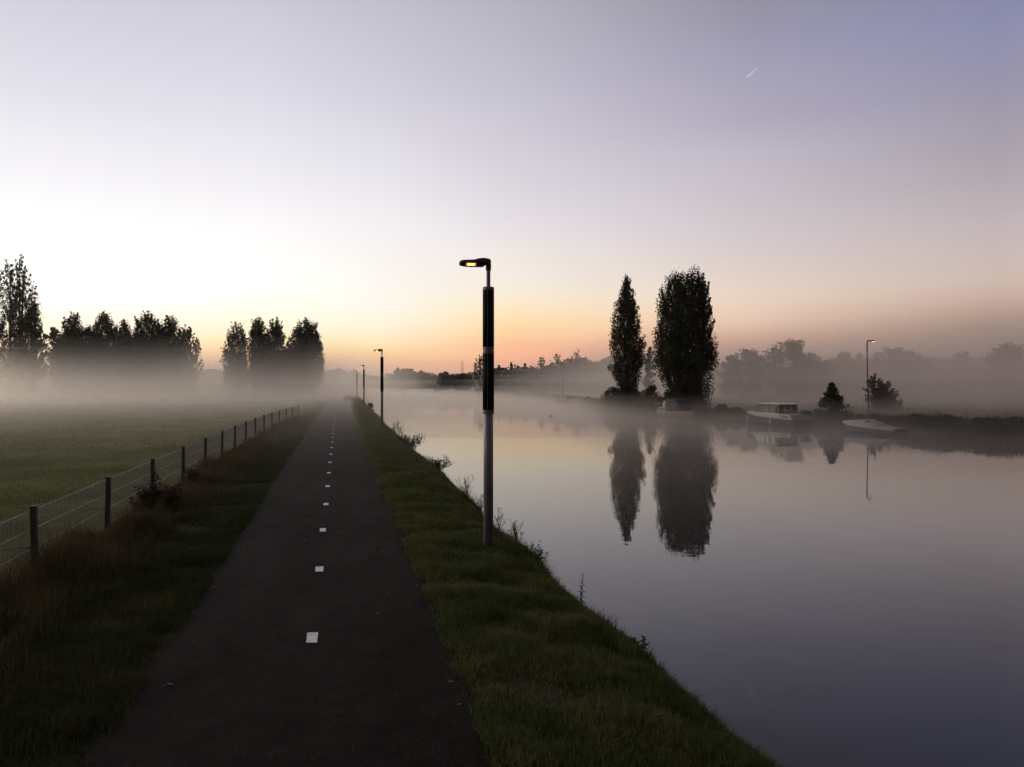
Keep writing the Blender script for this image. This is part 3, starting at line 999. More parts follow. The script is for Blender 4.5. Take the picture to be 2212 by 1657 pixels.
lamp0 = make_lamp()
ARM = math.atan2(-.23, -.97)
LAMPS = [(13.15, 1055, 'nearest solar lamp post on the bank, black panels and glowing amber head'),
         (48.0, 825, 'second solar lamp post along the path, small against the orange sky'),
         (91.5, 786, 'third solar lamp post along the path, its foot in the mist'),
         (143, 771, 'fourth solar lamp post along the path, thin and hazy'),
         (191, 762.5, 'fifth solar lamp post along the path, almost lost in mist'),
         (240, 758, 'farthest solar lamp post along the path, barely visible in mist')]
for i, (D, px, lb) in enumerate(LAMPS):
    X = (px - CX) / F * D
    z = float(land_z(X - along(0, D), D)) if i else -.03
    if i == 0:
        r = lamp0; r['label'] = lb; r.location = (X, D, z); r.rotation_euler = (0, 0, ARM)
    else:
        dup(lamp0, (X, D, z), ARM, lb)

# ------------------------------------------------------------------ fence
def build_fence():
    PD = [11.1 + 3.45 * k for k in range(-2, 15)]
    root = empty('mesh_fence', (float(along(fence_off(11.1), 11.1)), 11.1, 0), 0,
                 'double wire mesh fence with square grey posts between meadow and cycle path', 'fence')
    ox, oy = root.location.x, root.location.y
    rng = random.Random(3)
    pos = []
    for D in PD:
        o = float(fence_off(D)); x = float(along(o, D)); z = float(land_z(o, D)) if D > 3 else 0
        z = -.03
        pos.append(Vector((x - ox, D - oy, z)))
    for i, p in enumerate(pos):
        d = (pos[min(i + 1, len(pos) - 1)] - pos[max(i - 1, 0)]).normalized()
        rot = Matrix.Rotation(math.atan2(d.y, d.x), 3, 'Z') @ Matrix.Rotation(rng.uniform(-.025, .025), 3, 'X') @ Matrix.Rotation(rng.uniform(-.025, .025), 3, 'Y')
        bm = bmesh.new()
        box(bm, p + Vector((0, 0, .33)), (.075, .085, 1.42), rot)
        po = link_bm('post', bm, M['galv'], root, bevel=.006)
        bm = bmesh.new(); box(bm, p + Vector((0, 0, 1.052)), (.09, .10, .022), rot)
        link_bm('post_cap', bm, M['galv'], po, bevel=.004)
        if 1 <= i < 12:
            n = Vector((-d.y, d.x, 0))
            bm = bmesh.new(); ln = rng.uniform(.38, .5)
            tube(bm, [p + Vector((0, 0, .44)) - n * .05, p + n * .2 + Vector((0, 0, .435)), p + n * ln + Vector((0, 0, .43 - rng.uniform(.0, .03)))], [.016, .014, .012], 6)
            link_bm('outrigger', bm, M['rust'], po)
    for i in range(len(pos) - 1):
        a, b = pos[i], pos[i + 1]
        d = b - a; L = d.length; d = d.normalized(); n = Vector((-d.y, d.x, 0))
        bm = bmesh.new()
        far = a.y + oy > 34
        for zr in (.10, .41, .70, .985):
            for s in (-.007, .007):
                sag = rng.uniform(-.008, .004)
                tube(bm, [a + n * (.06 + s) + Vector((0, 0, zr)), (a + b) / 2 + n * (.06 + s) + Vector((0, 0, zr + sag)), b + n * (.06 + s) + Vector((0, 0, zr))], .005, 4)
        k = 0.05
        step = .06 if not far else .12
        while k < L:
            c = a + d * k + n * .06
            w = .0042 if not far else .007
            tube(bm, [c + Vector((0, 0, .04)), c + Vector((0, 0, 1.012))], w, 3, cap=False)
            k += step
        link_bm('mesh_panel', bm, M['wire'], root)
    return root


build_fence()

# ------------------------------------------------------------------ bank plants
def leaf_quad(bm, p, d, L, w):
    d = Vector(d).normalized()
    s = d.cross(Vector((0, 0, 1)))
    if s.length < 1e-3: s = Vector((1, 0, 0))
    s.normalize()
    p = Vector(p)
    v = [bm.verts.new(p), bm.verts.new(p + d * L * .4 + s * w / 2), bm.verts.new(p + d * L - Vector((0, 0, L * .25))), bm.verts.new(p + d * L * .4 - s * w / 2)]
    bm.faces.new(v)


def off_x(off, D): return float(along(off, D))


def nettle(label, off, D, h, seed):
    rng = random.Random(seed)
    root = empty('nettle', (off_x(off, D), D, float(land_z(off, D)) - .02), 0, label, 'plant')
    bm = bmesh.new(); tube(bm, [(0, 0, 0), (.01, 0, h * .5), (.03, .01, h)], [.006, .005, .002], 5)
    link_bm('stem', bm, M['weed'], root)
    bm = bmesh.new()
    nlev = 13
    for k in range(nlev):
        z = h * (.12 + .88 * k / (nlev - 1)); x = .03 * (z / h) ** 2
        a = (k % 2) * math.pi / 2 + rng.uniform(-.3, .3)
        L = h * .17 * (1.15 - .75 * k / nlev)
        for q in (0, math.pi):
            leaf_quad(bm, (x, 0, z), (math.cos(a + q), math.sin(a + q), .25), L, L * .5)
        for q in (0, math.pi):
            leaf_quad(bm, (x, 0, z), (math.cos(a + q + 1.3), math.sin(a + q + 1.3), -.6), L * .6, L * .3)
    link_bm('leaves', bm, M['weed'], root)
    return root


def weed(name, label, off, D, h, w, seed, stems=7, leaf=.04, lv=9, material='weed', group=None, z=None, X=None):
    rng = random.Random(seed)
    x0 = off_x(off, D) if X is None else X
    root = empty(name, (x0, D, (float(land_z(off, D)) if z is None else z) - .03), 0, label, 'plant', group)
    b1 = bmesh.new(); b2 = bmesh.new()
    for s in range(stems):
        hh = h * rng.uniform(.45, 1); a = rng.uniform(0, 2 * math.pi); r = w * rng.uniform(.15, 1)
        b0 = Vector((rng.uniform(-.2, .2) * w, rng.uniform(-.2, .2) * w, 0))
        pts = [b0 + Vector((r * math.cos(a) * t ** 1.3, r * math.sin(a) * t ** 1.3, hh * t * (1.1 - .1 * t))) for t in (0, .3, .6, .85, 1)]
        tube(b1, pts, [.005, .004, .0035, .0025, .0015], 4, cap=False)
        for k in range(lv):
            t = rng.uniform(.2, 1); i = min(3, int(t * 4)); p = pts[i].lerp(pts[i + 1], rng.random())
            q = rng.uniform(0, 2 * math.pi)
            if rng.random() < .35:
                e = p + Vector((math.cos(q) * .3 * h * .4, math.sin(q) * .3 * h * .4, h * .14))
                tube(b1, [p, e], [.0025, .001], 3, cap=False)
                for _ in range(3): leaf_quad(b2, p.lerp(e, rng.uniform(.4, 1)), (rng.uniform(-1, 1), rng.uniform(-1, 1), rng.uniform(-.3, .8)), leaf * rng.uniform(.5, 1), leaf * .4)
            leaf_quad(b2, p, (math.cos(q), math.sin(q), rng.uniform(-.3, .7)), leaf * rng.uniform(.6, 1.4), leaf * .5)
    link_bm('stems', b1, M[material], root); link_bm('leaves', b2, M[material], root)
    return root


nettle('upright nettle with stacked toothed leaves on the bank edge against the water', 3.60, 11.0, .58, 3)
GW = 'weeds along the bank edge'
for (off, D, h, w, sd, st, lf, nm, lb) in (
        (3.55, 13.2, .42, .16, 11, 8, .05, 'leafy_weed', 'leafy weed with small round leaves, first plant left of the nettle'),
        (3.50, 14.6, .40, .14, 12, 8, .035, 'tall_weed', 'dark feathery weed just left of the leafy weed'),
        (3.50, 16.2, .55, .14, 13, 6, .03, 'tall_weed', 'tall thin seed-head weed right of the nearest lamp pole'),
        (3.50, 18.4, .48, .20, 14, 11, .035, 'tall_weed', 'bushy feathery weed touching the nearest lamp pole on its right'),
        (3.50, 20.2, .55, .20, 15, 11, .035, 'tall_weed', 'tall feathery weed partly behind the nearest lamp pole'),
        (3.62, 27.0, .45, .45, 16, 22, .07, 'tall_weed', 'dense dark tussock overhanging the water left of the lamp pole'),
        (3.70, 38.0, .65, .75, 17, 34, .10, 'tall_weed', 'dark leaning bush sticking out over the water, left of the lamp pole'),
        (3.45, 41.0, .85, .30, 18, 6, .06, 'tall_weed', 'tall thin umbel weed just beyond the leaning bush'),
        (3.45, 46.5, .60, .30, 19, 7, .06, 'tall_weed', 'spiky weed on the bank close to the second lamp post'),
        (3.66, 9.1, .14, .10, 20, 7, .05, 'leafy_weed', 'small low weed on the bank edge nearer than the nettle'),
        (3.75, 6.0, .16, .12, 21, 6, .05, 'leafy_weed', 'low weed at the dark bank corner nearest the viewer')):
    weed(nm, lb, off, D, h * 1.25, w * 1.4, sd, int(st * 1.5), lf * 1.4, 12, 'weed', GW)
GD = 'withered weeds along the fence'
for (off, D, h, w, sd, st, lb) in ((-4.12, 16.2, 1.05, .25, 31, 12, 'tallest withered dark weed standing at the third fence post'),
                                   (-4.0, 15.4, .75, .3, 32, 14, 'tangled dark weed clump in front of the tallest withered one'),
                                   (-3.85, 16.9, .6, .3, 33, 12, 'dark withered weed leaning toward the path beyond the tallest one'),
                                   (-4.3, 12.6, .5, .2, 34, 5, 'thin withered stalk with curled leaves between the first two fence posts'),
                                   (-4.15, 21.0, .6, .25, 35, 9, 'small withered weed near the fourth fence post')):
    weed('withered_weed', lb, off, D, h, w, sd, st, .11, 13, 'deadweed', GD)
# dark seed heads above the brambles on the far shore
for (px, py, D, h, sd, lb) in ((1962, 900, 62, 1.5, 41, 'tall umbel stalks at the left of the shore brambles'), (2020, 905, 60, 1.5, 42, 'umbel stalks above the middle shore bramble'),
                               (2088, 910, 58, 1.4, 43, 'dark umbel stalks right of the middle shore bramble')):
    x, y, z = P(px, py, D)
    weed('umbel_stalks', lb, 0, D, h, .25, sd, 5, .12, 5, 'weed', 'umbels on the far shore', z=-.6, X=x)

# ------------------------------------------------------------------ boats
BOW = math.atan2(.96, -.28)


def hull_mesh(L, B, sheer0, sheer1, mat_hull, root, draft=.25, name='hull', tr=.82, rake=.5):
    xs = np.linspace(0, 1, 15)
    rings = []
    for s in xs:
        hb = B / 2 * (tr + (1 - tr) * math.sin(min(1, s / .45) * math.pi / 2)) if s < .45 else B / 2 * max(.012, (1 - ((s - .45) / .55) ** 2.3))
        sh = sheer0 + (sheer1 - sheer0) * s ** 2
        x = s * L
        bot = -draft * (1 - max(0, (s - .7) / .3) ** 2 * .9)
        xb = x - rake * max(0, (s - .6) / .4) ** 2
        rings.append([(x, -hb, sh), (xb + (x - xb) * .4, -hb * .86, sh * .25), (xb, -hb * .45, bot), (xb, hb * .45, bot), (xb + (x - xb) * .4, hb * .86, sh * .25), (x, hb, sh)])
    bm = bmesh.new(); loft(bm, rings)
    h = link_bm(name, bm, mat_hull, root)
    # gunwale strakes
    for sgn, nm in ((-1, 'gunwale'), (1, 'gunwale')):
        bm = bmesh.new()
        pts = [(r[0][0], sgn * r[5][1], r[0][2] + .02) for r in rings]
        tube(bm, pts, .035, 5)
        link_bm(nm, bm, M['cream'], h)
    return h, rings


def panel(bm, c4, th=.02):
    """quad with thickness"""
    c4 = [Vector(c) for c in c4]
    n = (c4[1] - c4[0]).cross(c4[3] - c4[0]).normalized() * th
    a = [bm.verts.new(c) for c in c4]; b = [bm.verts.new(c + n) for c in c4]
    bm.faces.new(a[::-1]); bm.faces.new(b)
    for i in range(4): bm.faces.new((a[i], a[(i + 1) % 4], b[(i + 1) % 4], b[i]))


def cruiser():
    D = 68.5; X = (1732 - CX) / F * 69
    root = empty('cabin_cruiser', (X, D, WATER), BOW, 'cream cabin cruiser with big wheelhouse windows and dark hull, moored at the far bank', 'boat', 'boats moored along the far bank')
    L, B = 8.9, 2.9
    h, rings = hull_mesh(L, B, .62, 1.02, M['hulldark'], root)
    bm = bmesh.new()
    for i in range(len(rings) - 1):
        a, b = rings[i], rings[i + 1]
        f = [bm.verts.new((p[0], p[1] * .97, p[2] + .012)) for p in (a[0], b[0], b[5], a[5])]
        bm.faces.new(f)
    link_bm('deck', bm, M['cream'], root)
    # low aft cabin
    bm = bmesh.new(); prism(bm, [(.35, .63), (2.2, .66), (2.2, 1.12), (.5, 1.06)], -1.12, 1.12)
    ac = link_bm('aft_cabin', bm, M['cream'], root, bevel=.04)
    for sg in (-1, 1):
        bm = bmesh.new(); panel(bm, [(.75, sg * 1.125, .76), (1.75, sg * 1.125, .78), (1.75, sg * 1.125, 1.0), (.75, sg * 1.125, .96)], .012 * -sg)
        link_bm('window', bm, M['glass'], ac)
    # wheelhouse: sills, pillars, glass, roof
    Wd = 1.15; x0, x1, z0, z1, z2 = 2.2, 6.0, .68, 1.16, 1.98
    bm = bmesh.new(); prism(bm, [(x0, z0), (x1 + .5, z0 + .1), (x1 + .35, z1), (x0, z1)], -Wd, Wd)
    wh = link_bm('wheelhouse', bm, M['cream'], root, bevel=.03)
    for sg in (-1, 1):
        y = sg * (Wd - .05)
        for (xa, za, xb, zb, r) in ((x0 + .05, z1, x0 + .18, z2, .07), (x0 + .55, z1, x0 + .35, z2, .06), (3.75, z1, 3.75, z2, .045), (4.45, z1, 4.45, z2, .045), (x1 + .3, z1, x1 - .35, z2, .045)):
            bm = bmesh.new(); tube(bm, [(xa, y, za), (xb, y * .95, zb)], r, 4); link_bm('window_pillar', bm, M['cream'], wh)
    for y in (-.38, .38):
        bm = bmesh.new(); tube(bm, [(x0 + .05, y, z1), (x0 + .18, y, z2)], .035, 4); link_bm('window_pillar', bm, M['cream'], wh)
    for sg in (-1, 1):
        y = sg * (Wd - .06)
        for xa, xb, ta, tb in ((x0 + .6, 3.72, x0 + .4, 3.72), (3.78, 4.42, 3.78, 4.42), (4.48, x1 + .25, 4.48, x1 - .38)):
            bm = bmesh.new(); panel(bm, [(xa, y, z1), (xb, y, z1), (tb, y * .95, z2 - .02), (ta, y * .95, z2 - .02)], .01)
            link_bm('window_pane', bm, M['glass'], wh)
    bm = bmesh.new(); panel(bm, [(x0 + .06, -Wd + .1, z1), (x0 + .06, Wd - .1, z1), (x0 + .17, Wd - .14, z2), (x0 + .17, -Wd + .14, z2)], .01)
    link_bm('window_pane', bm, M['glass'], wh)
    bm = bmesh.new(); panel(bm, [(x1 + .28, -Wd + .1, z1), (x1 + .28, Wd - .1, z1), (x1 - .36, Wd - .14, z2), (x1 - .36, -Wd + .14, z2)], .01)
    link_bm('window_pane', bm, M['glass'], wh)
    bm = bmesh.new(); prism(bm, [(x0 - .35, z2), (x1 - .1, z2), (x1 - .25, z2 + .07), (x0 + 1, z2 + .10), (x0 - .3, z2 + .06)], -Wd - .1, Wd + .1)
    rf = link_bm('roof', bm, M['white'], root, bevel=.03)
    bm = bmesh.new()
    for y in (-.6, .6): tube(bm, [(x0 + .2, y, z2 + .14), (x1 - .6, y, z2 + .14)], .02, 5)
    link_bm('roof_rail', bm, M['cream'], rf)
    # foredeck trunk with folded cover, bow rail and flagstaff
    bm = bmesh.new(); prism(bm, [(6.6, .85), (8.0, .95), (7.8, 1.18), (6.65, 1.22)], -.8, .8)
    link_bm('fore_cabin', bm, M['cream'], root, bevel=.04)
    bm = bmesh.new()
    loft(bm, [[(x, y, z + .12 * math.sin(x * 5)) for y, z in ((-.75, 1.22), (-.4, 1.46), (0, 1.55), (.4, 1.46), (.75, 1.22))] for x in np.linspace(6.6, 7.9, 7)])
    link_bm('folded_cover', bm, M['tarp'], root)
    bm = bmesh.new()
    for sg in (-1, 1):
        tube(bm, [(6.7, sg * 1.15, 1.35), (7.6, sg * .85, 1.5), (8.4, sg * .4, 1.6), (8.75, 0, 1.62)], .018, 5)
        for x, y, z in ((6.7, 1.15, 1.35), (7.6, .85, 1.5), (8.4, .4, 1.6)): tube(bm, [(x, sg * y, z - .6), (x, sg * y, z)], .015, 5)
    tube(bm, [(8.6, 0, 1.0), (8.6, 0, 2.15)], .02, 5)
    link_bm('bow_rail', bm, M['rust'], root)
    bm = bmesh.new()
    for sg in (-1, 1):
        tube(bm, [(.15, sg * 1.1, .7), (.1, sg * 1.15, 1.45), (1.6, sg * 1.1, 1.5)], .018, 5)
        tube(bm, [(.9, sg * 1.12, .7), (.9, sg * 1.12, 1.48)], .015, 5)
    tube(bm, [(.1, -1.15, 1.45), (.1, 1.15, 1.45)], .018, 5)
    link_bm('stern_rail', bm, M['cream'], root)
    bm = bmesh.new(); prism(bm, [(.2, 1.05), (.75, 1.1), (.8, 1.5), (.15, 1.45)], -1.0, -.15)
    link_bm('engine_cover', bm, M['navy'], root, bevel=.05)
    for x, dz in ((2.9, .12), (6.6, .2)):
        bm = bmesh.new()
        loft(bm, [[(x + .11 * s * math.cos(2 * math.pi * k / 10), B / 2 + .1 + .11 * s * math.sin(2 * math.pi * k / 10), z + dz) for k in range(10)] for z, s in ((-.02, .4), (.06, 1), (.42, 1), (.5, .35), (.62, .1))])
        link_bm('fender', bm, M['white'], root, True)


def covered_boat():
    D = 57.8; X = (1945 - CX) / F * 58
    root = empty('covered_boat', (X, D, WATER), BOW + .1, 'small blue-hulled boat under a crumpled pale tarpaulin, moored beside the reeds', 'boat', 'boats moored along the far bank')
    L, B = 5.8, 2.1
    h, rings = hull_mesh(L, B, .42, .72, M['hullblue'], root, rake=.7)
    bm = bmesh.new()
    prof = []
    rng = random.Random(2)
    for s in np.linspace(0, 1, 19):
        r = rings[min(13, int(s * 14))]; r2 = rings[min(14, int(s * 14) + 1)]; f = s * 14 - min(13, int(s * 14))
        hb = r[5][1] * (1 - f) + r2[5][1] * f; sh = r[0][2] * (1 - f) + r2[0][2] * f
        top = np.interp(s, [0, .12, .28, .36, .5, .58, .7, .85, 1], [.06, .08, .12, .42, .56, .54, .40, .28, .05])
        row = []
        for u in np.linspace(-1, 1, 13):
            z = sh + .03 - (.10 if abs(u) > .99 else 0) + top * max(0, (1 - abs(u) ** 2.2)) + rng.uniform(-.015, .015) * (abs(u) < .95)
            row.append((s * L * .995, u * (hb + .045) * (1 if abs(u) < .99 else 1.01), z))
        prof.append(row)
    loft(bm, prof, close=False, cap=False)
    o = link_bm('tarpaulin', bm, M['tarp'], root)
    m = o.modifiers.new('solid', 'SOLIDIFY'); m.thickness = .012
    bm = bmesh.new(); panel(bm, [(2.55, 1.06 * .66, .86), (2.95, 1.06 * .66, .88), (2.95, 1.06 * .46, 1.02), (2.55, 1.06 * .46, 1.0)], .03)
    link_bm('cover_window', bm, M['glass'], root)
    bm = bmesh.new(); tube(bm, [(-.1, -.4, .55), (-1.4, -.9, .9)], .02, 5)
    link_bm('mooring_rope', bm, M['rust'], root)


def canopy_boat():
    D = 86.5; X = (1492 - CX) / F * 86.5
    root = empty('canopy_boat', (X, D, WATER), BOW, 'cream motor boat with a dark navy canopy, moored below the broad poplar', 'boat', 'boats moored along the far bank')
    # bow toward the viewer
    root.rotation_euler = (0, 0, BOW + math.pi)
    root.location = (X - .28 * 6.6, D + .96 * 6.6, WATER)
    L, B = 7.4, 2.6
    h, rings = hull_mesh(L, B, .5, .72, M['cream'], root)
    bm = bmesh.new()
    for i in range(len(rings) - 1):
        a, b = rings[i], rings[i + 1]
        bm.faces.new([bm.verts.new((p[0], p[1] * .96, p[2] + .02)) for p in (a[0], b[0], b[5], a[5])])
    link_bm('deck', bm, M['cream'], root)
    bm = bmesh.new(); prism(bm, [(.2, .5), (2.3, .5), (2.3, 1.12), (.45, 1.05)], -1.05, 1.05)
    c = link_bm('aft_cabin', bm, M['cream'], root, bevel=.05)
    for xa, xb in ((.6, 1.15), (1.3, 2.1)):
        for sg in (-1, 1):
            bm = bmesh.new(); panel(bm, [(xa, sg * 1.056, .68), (xb, sg * 1.056, .68), (xb, sg * 1.056, .98), (xa, sg * 1.056, .98)], .012)
            link_bm('window', bm, M['glass'], c)
    bm = bmesh.new(); prism(bm, [(1.55, 1.1), (2.3, 1.1), (2.3, 1.85), (1.75, 1.85)], -1.0, 1.0)
    link_bm('windscreen', bm, M['cream'], root, bevel=.03)
    bm = bmesh.new()
    loft(bm, [[(x, -w, .68 + o), (x, -w * 1.02, 1.4), (x, -w * .9, t), (x, w * .9, t), (x, w * 1.02, 1.4), (x, w, .68 + o)] for x, w, t, o in
              ((2.32, 1.08, 1.9, 0), (3.2, 1.12, 1.98, 0), (4.3, 1.1, 1.95, .02), (4.9, 1.0, 1.85, .06), (5.3, .85, 1.1, .1))])
    link_bm('canopy', bm, M['navy'], root, bevel=.04)
    bm = bmesh.new(); box(bm, (3.2, 0, 2.0), (3.3, 2.1, .05)); link_bm('canopy_roof', bm, M['navy'], root, bevel=.02)


def roofed_boat():
    D = 150; X = (1223 - CX) / F * 150
    root = empty('roofed_boat', (X, D, WATER), math.radians(180), 'small distant boat with a flat white-edged roof on posts and a thin mast', 'boat', 'boats moored along the far bank')
    hull_mesh(4.6, 2.0, .4, .6, M['hulldark'], root)[0]
    for o in root.children: o.location.x = -2.3
    bm = bmesh.new(); box(bm, (-.75, 0, .78), (1.6, 1.6, .95)); link_bm('cabin', bm, M['hulldark'], root, bevel=.04)
    bm = bmesh.new(); prism(bm, [(-1.75, 1.27), (1.6, 1.30), (1.6, 1.36), (-.2, 1.44), (-1.75, 1.33)], -.95, .95); rf = link_bm('roof', bm, M['hulldark'], root)
    bm = bmesh.new(); box(bm, (.85, .965, 1.335), (1.5, .03, .13)); box(bm, (.85, -.965, 1.335), (1.5, .03, .13)); link_bm('fascia', bm, M['white'], rf)
    for x in (.5, 1.3):
        for y in (-.8, .8):
            bm = bmesh.new(); tube(bm, [(x, y, .4), (x, y, 1.29)], .035, 6); link_bm('roof_post', bm, M['wood'], root)
    bm = bmesh.new(); tube(bm, [(.55, .3, 1.3), (.55, .3, 6.2)], [.03, .012], 5); link_bm('mast', bm, M['rust'], root)


cruiser(); covered_boat(); canopy_boat(); roofed_boat()

# ------------------------------------------------------------------ lamp on the far bank, duck, bridge, building, masts, contrail
def curved_lamp():
    D = 82.0; X = (1873 - CX) / F * D
    z0 = -.5
    top = CAM_H - (735 - HY) / F * D
    root = empty('street_lamp', (X, D, z0), 0, 'tall thin street lamp with a curved arm, lit above the bushy tree', 'street lamp')
    H = top - z0
    bm = bmesh.new()
    tube(bm, [(.18, 0, -.4), (.06, 0, H * .5), (0, 0, H - 1.3)], [.075, .065, .055], 8)
    link_bm('pole', bm, M['rust'], root)
    bm = bmesh.new()
    tube(bm, [(0, 0, H - 1.32)] + [(0, 0, H - .25)] + [(.25 - .25 * math.cos(a), 0, H - .25 + .22 * math.sin(a)) for a in np.linspace(.2, 1.57, 6)] + [(.45, 0, H - .03)], .075, 8)
    link_bm('curved_arm', bm, M['concrete'], root)
    bm = bmesh.new()
    loft(bm, [[(x, .11 * s * math.cos(2 * math.pi * k / 10), H - .04 + .07 * s * math.sin(2 * math.pi * k / 10)) for k in range(10)] for x, s in ((.42, .5), (.5, .95), (.7, 1.1), (.86, .9), (.92, .3))])
    hd = link_bm('lamp_head', bm, M['head'], root)
    bm = bmesh.new()
    v = bmesh.ops.create_uvsphere(bm, u_segments=12, v_segments=8, radius=.1)['verts']
    for q in v: q.co = Vector((q.co.x * 1.7 + .72, q.co.y * .9, q.co.z * .8 + H - .12))
    link_bm('bulb', bm, M['bulb'], hd)


curved_lamp()


def litter():
    rng = np.random.default_rng(9)
    n = 44
    side = rng.random(n)
    off = np.where(side < .45, -1.85 + np.abs(rng.normal(0, .28, n)), np.where(side < .85, 1.15 - np.abs(rng.normal(0, .28, n)), rng.uniform(-1.7, 1.0, n)))
    D = 4.5 + 30 * rng.random(n) ** 1.4
    c = np.stack([along(off, D), D, path_z(off, D) + .012], -1)
    a = rng.random(n) * 6.28; sz = rng.uniform(.018, .042, n)
    d = np.stack([np.cos(a), np.sin(a), rng.uniform(-.15, .25, n)], -1) * sz[:, None]
    e = np.stack([-np.sin(a), np.cos(a), rng.uniform(-.25, .25, n)], -1) * (sz * .6)[:, None]
    v = np.stack([c - d, c - e, c + d, c + e], 1).reshape(-1, 3)
    k = np.arange(n) * 4
    props(np_mesh('fallen_leaves', v, [np.stack([k, k + 1, k + 2, k + 3], -1)], M['fallen']), kind='stuff')
    # an old crack across the left half of the path
    rg = random.Random(5)
    vv = []
    for i in range(22):
        o = -1.9 + i * .082
        dd = 12.6 + .10 * math.sin(i * .5) + rg.uniform(-.03, .03) + i * .012
        w = rg.uniform(.003, .008)
        for q in (-w, w): vv.append((float(along(o, dd + q)), dd + q, float(path_z(o, dd)) + .005))
    ff = [[2 * i, 2 * i + 2, 2 * i + 3, 2 * i + 1] for i in range(21)]
    props(np_mesh('path_crack', vv, [np.array(ff)], M['soil']), kind='structure')


litter()


def duck():
    D = 90.0; X = (1190 - CX) / F * D
    root = empty('duck', (X, D, WATER), math.radians(170), 'small dark duck floating alone on the open water', 'duck')
    bm = bmesh.new()
    rings = []
    for x, r, z in ((-.24, .015, .11), (-.18, .06, .09), (-.06, .1, .07), (.08, .1, .06), (.17, .06, .08), (.2, .045, .13), (.215, .04, .19), (.235, .045, .235), (.27, .035, .24), (.29, .012, .23), (.34, .01, .225)):
        rings.append([(x, r * math.cos(2 * math.pi * k / 10), z + r * .8 * math.sin(2 * math.pi * k / 10)) for k in range(10)])
    loft(bm, rings)
    link_bm('body', bm, M['duck'], root, True)


duck()


def bridge():
    D = 330
    xa, xb = (782 - CX) / F * D - 2, (1010 - CX) / F * D
    zd = CAM_H - (833 - HY) / F * D; zb = CAM_H - (839.5 - HY) / F * D; zr = CAM_H - (830 - HY) / F * D + .1
    root = empty('road_bridge', ((xa + xb) / 2, D, WATER), 0, 'low flat grey bridge with a thin railing crossing the canal in the mist', 'bridge')
    L = xb - xa
    z0 = WATER
    bm = bmesh.new(); prism(bm, [(-L / 2, zb - z0 + .3), (-L / 2 + 6, zb - z0), (L / 2 - 6, zb - z0), (L / 2, zb - z0 + .3), (L / 2, zd - z0), (-L / 2, zd - z0)], -3, 3)
    link_bm('deck', bm, M['concrete'], root)
    for y in (-2.9, 2.9):
        bm = bmesh.new()
        tube(bm, [(-L / 2, y, zr - z0), (L / 2, y, zr - z0)], .09, 5)
        tube(bm, [(-L / 2, y, (zr + zd) / 2 - z0), (L / 2, y, (zr + zd) / 2 - z0)], .05, 5)
        for k in np.linspace(-L / 2, L / 2, 22): tube(bm, [(k, y, zd - z0 - .1), (k, y, zr - z0)], .05, 4)
        link_bm('railing', bm, M['rust'], root)
    for px in (868, 945):
        x = (px - CX) / F * D - (xa + xb) / 2
        bm = bmesh.new(); prism(bm, [(x - 1.6, zb - z0 + .05), (x + 1.6, zb - z0 + .05), (x + 1.2, -.8), (x - 1.2, -.8)], -2.6, 2.6)
        link_bm('pier', bm, M['concrete'], root)


bridge()


def block():
    D = 430
    xa, xb = (866 - CX) / F * D, (890 - CX) / F * D
    root = empty('building', ((xa + xb) / 2, D, -.5), 0, 'grey flat-topped building block among trees beyond the bridge', 'building')
    H = CAM_H - (797 - HY) / F * D + .5
    w = xb - xa
    bm = bmesh.new(); box(bm, (0, 3, H / 2), (w, 6, H)); link_bm('wall', bm, M['concrete'], root)
    bm = bmesh.new(); box(bm, (0, 3, H + .1), (w + .5, 6.5, .25)); link_bm('roof', bm, M['rust'], root)
    for k in range(3):
        bm = bmesh.new(); box(bm, (-w / 3 + k * w / 3, -.02, H * .62), (1.0, .06, 1.3)); link_bm('window', bm, M['glass'], root)


block()


def mast(label, px, top_y, D, group):
    X = (px - CX) / F * D; H = CAM_H - (top_y - HY) / F * D + .5
    root = empty('radio_mast', (X, D, -.5), 0, label, 'mast', group)
    bm = bmesh.new(); tube(bm, [(0, 0, 0), (0, 0, H * .6), (0, 0, H)], [.22, .16, .06], 6); link_bm('pole', bm, M['rust'], root)
    bm = bmesh.new()
    for k in (.86, .93): tube(bm, [(-.5, 0, H * k), (.5, 0, H * k)], .05, 4)
    link_bm('antenna', bm, M['rust'], root)


mast('left one of two thin masts on the skyline left of the nearest lamp', 997, 778, 420, 'thin masts on the skyline')
mast('right one of two thin masts on the skyline left of the nearest lamp', 1000.5, 779, 425, 'thin masts on the skyline')
mast('lone thin mast on the skyline left of the slender poplar', 1326, 745, 300, None)


def contrail():
    # a short vapour trail high up, still in the sun
    a = Vector(P(1612, 167.5, 9000)); b = Vector(P(1640, 144, 9300))
    bm = bmesh.new()
    n = 12
    pts = [a.lerp(b, t) for t in np.linspace(0, 1, n)]
    rad = [np.interp(t, [0, .08, .3, .7, 1], [3, 15, 14, 9, 1]) for t in np.linspace(0, 1, n)]
    tube(bm, pts, rad, 10)
    m = bpy.data.materials.new('vapour'); m.use_nodes = True
    nt = m.node_tree; nt.nodes.clear()
    o = nt.nodes.new('ShaderNodeOutputMaterial')
    t = nt.nodes.new('ShaderNodeBsdfTranslucent'); t.inputs[0].default_value = (.95, .93, .95, 1)
    tr = nt.nodes.new('ShaderNodeBsdfTransparent')
    mx = nt.nodes.new('ShaderNodeMixShader'); mx.inputs[0].default_value = .06
    nt.links.new(tr.outputs[0], mx.inputs[1]); nt.links.new(t.outputs[0], mx.inputs[2]); nt.links.new(mx.outputs[0], o.inputs[0])
    c = link_bm('contrail', bm, m, None, True)
    props(c, 'short pale vapour trail slanting up in the upper right sky', 'contrail')


contrail()

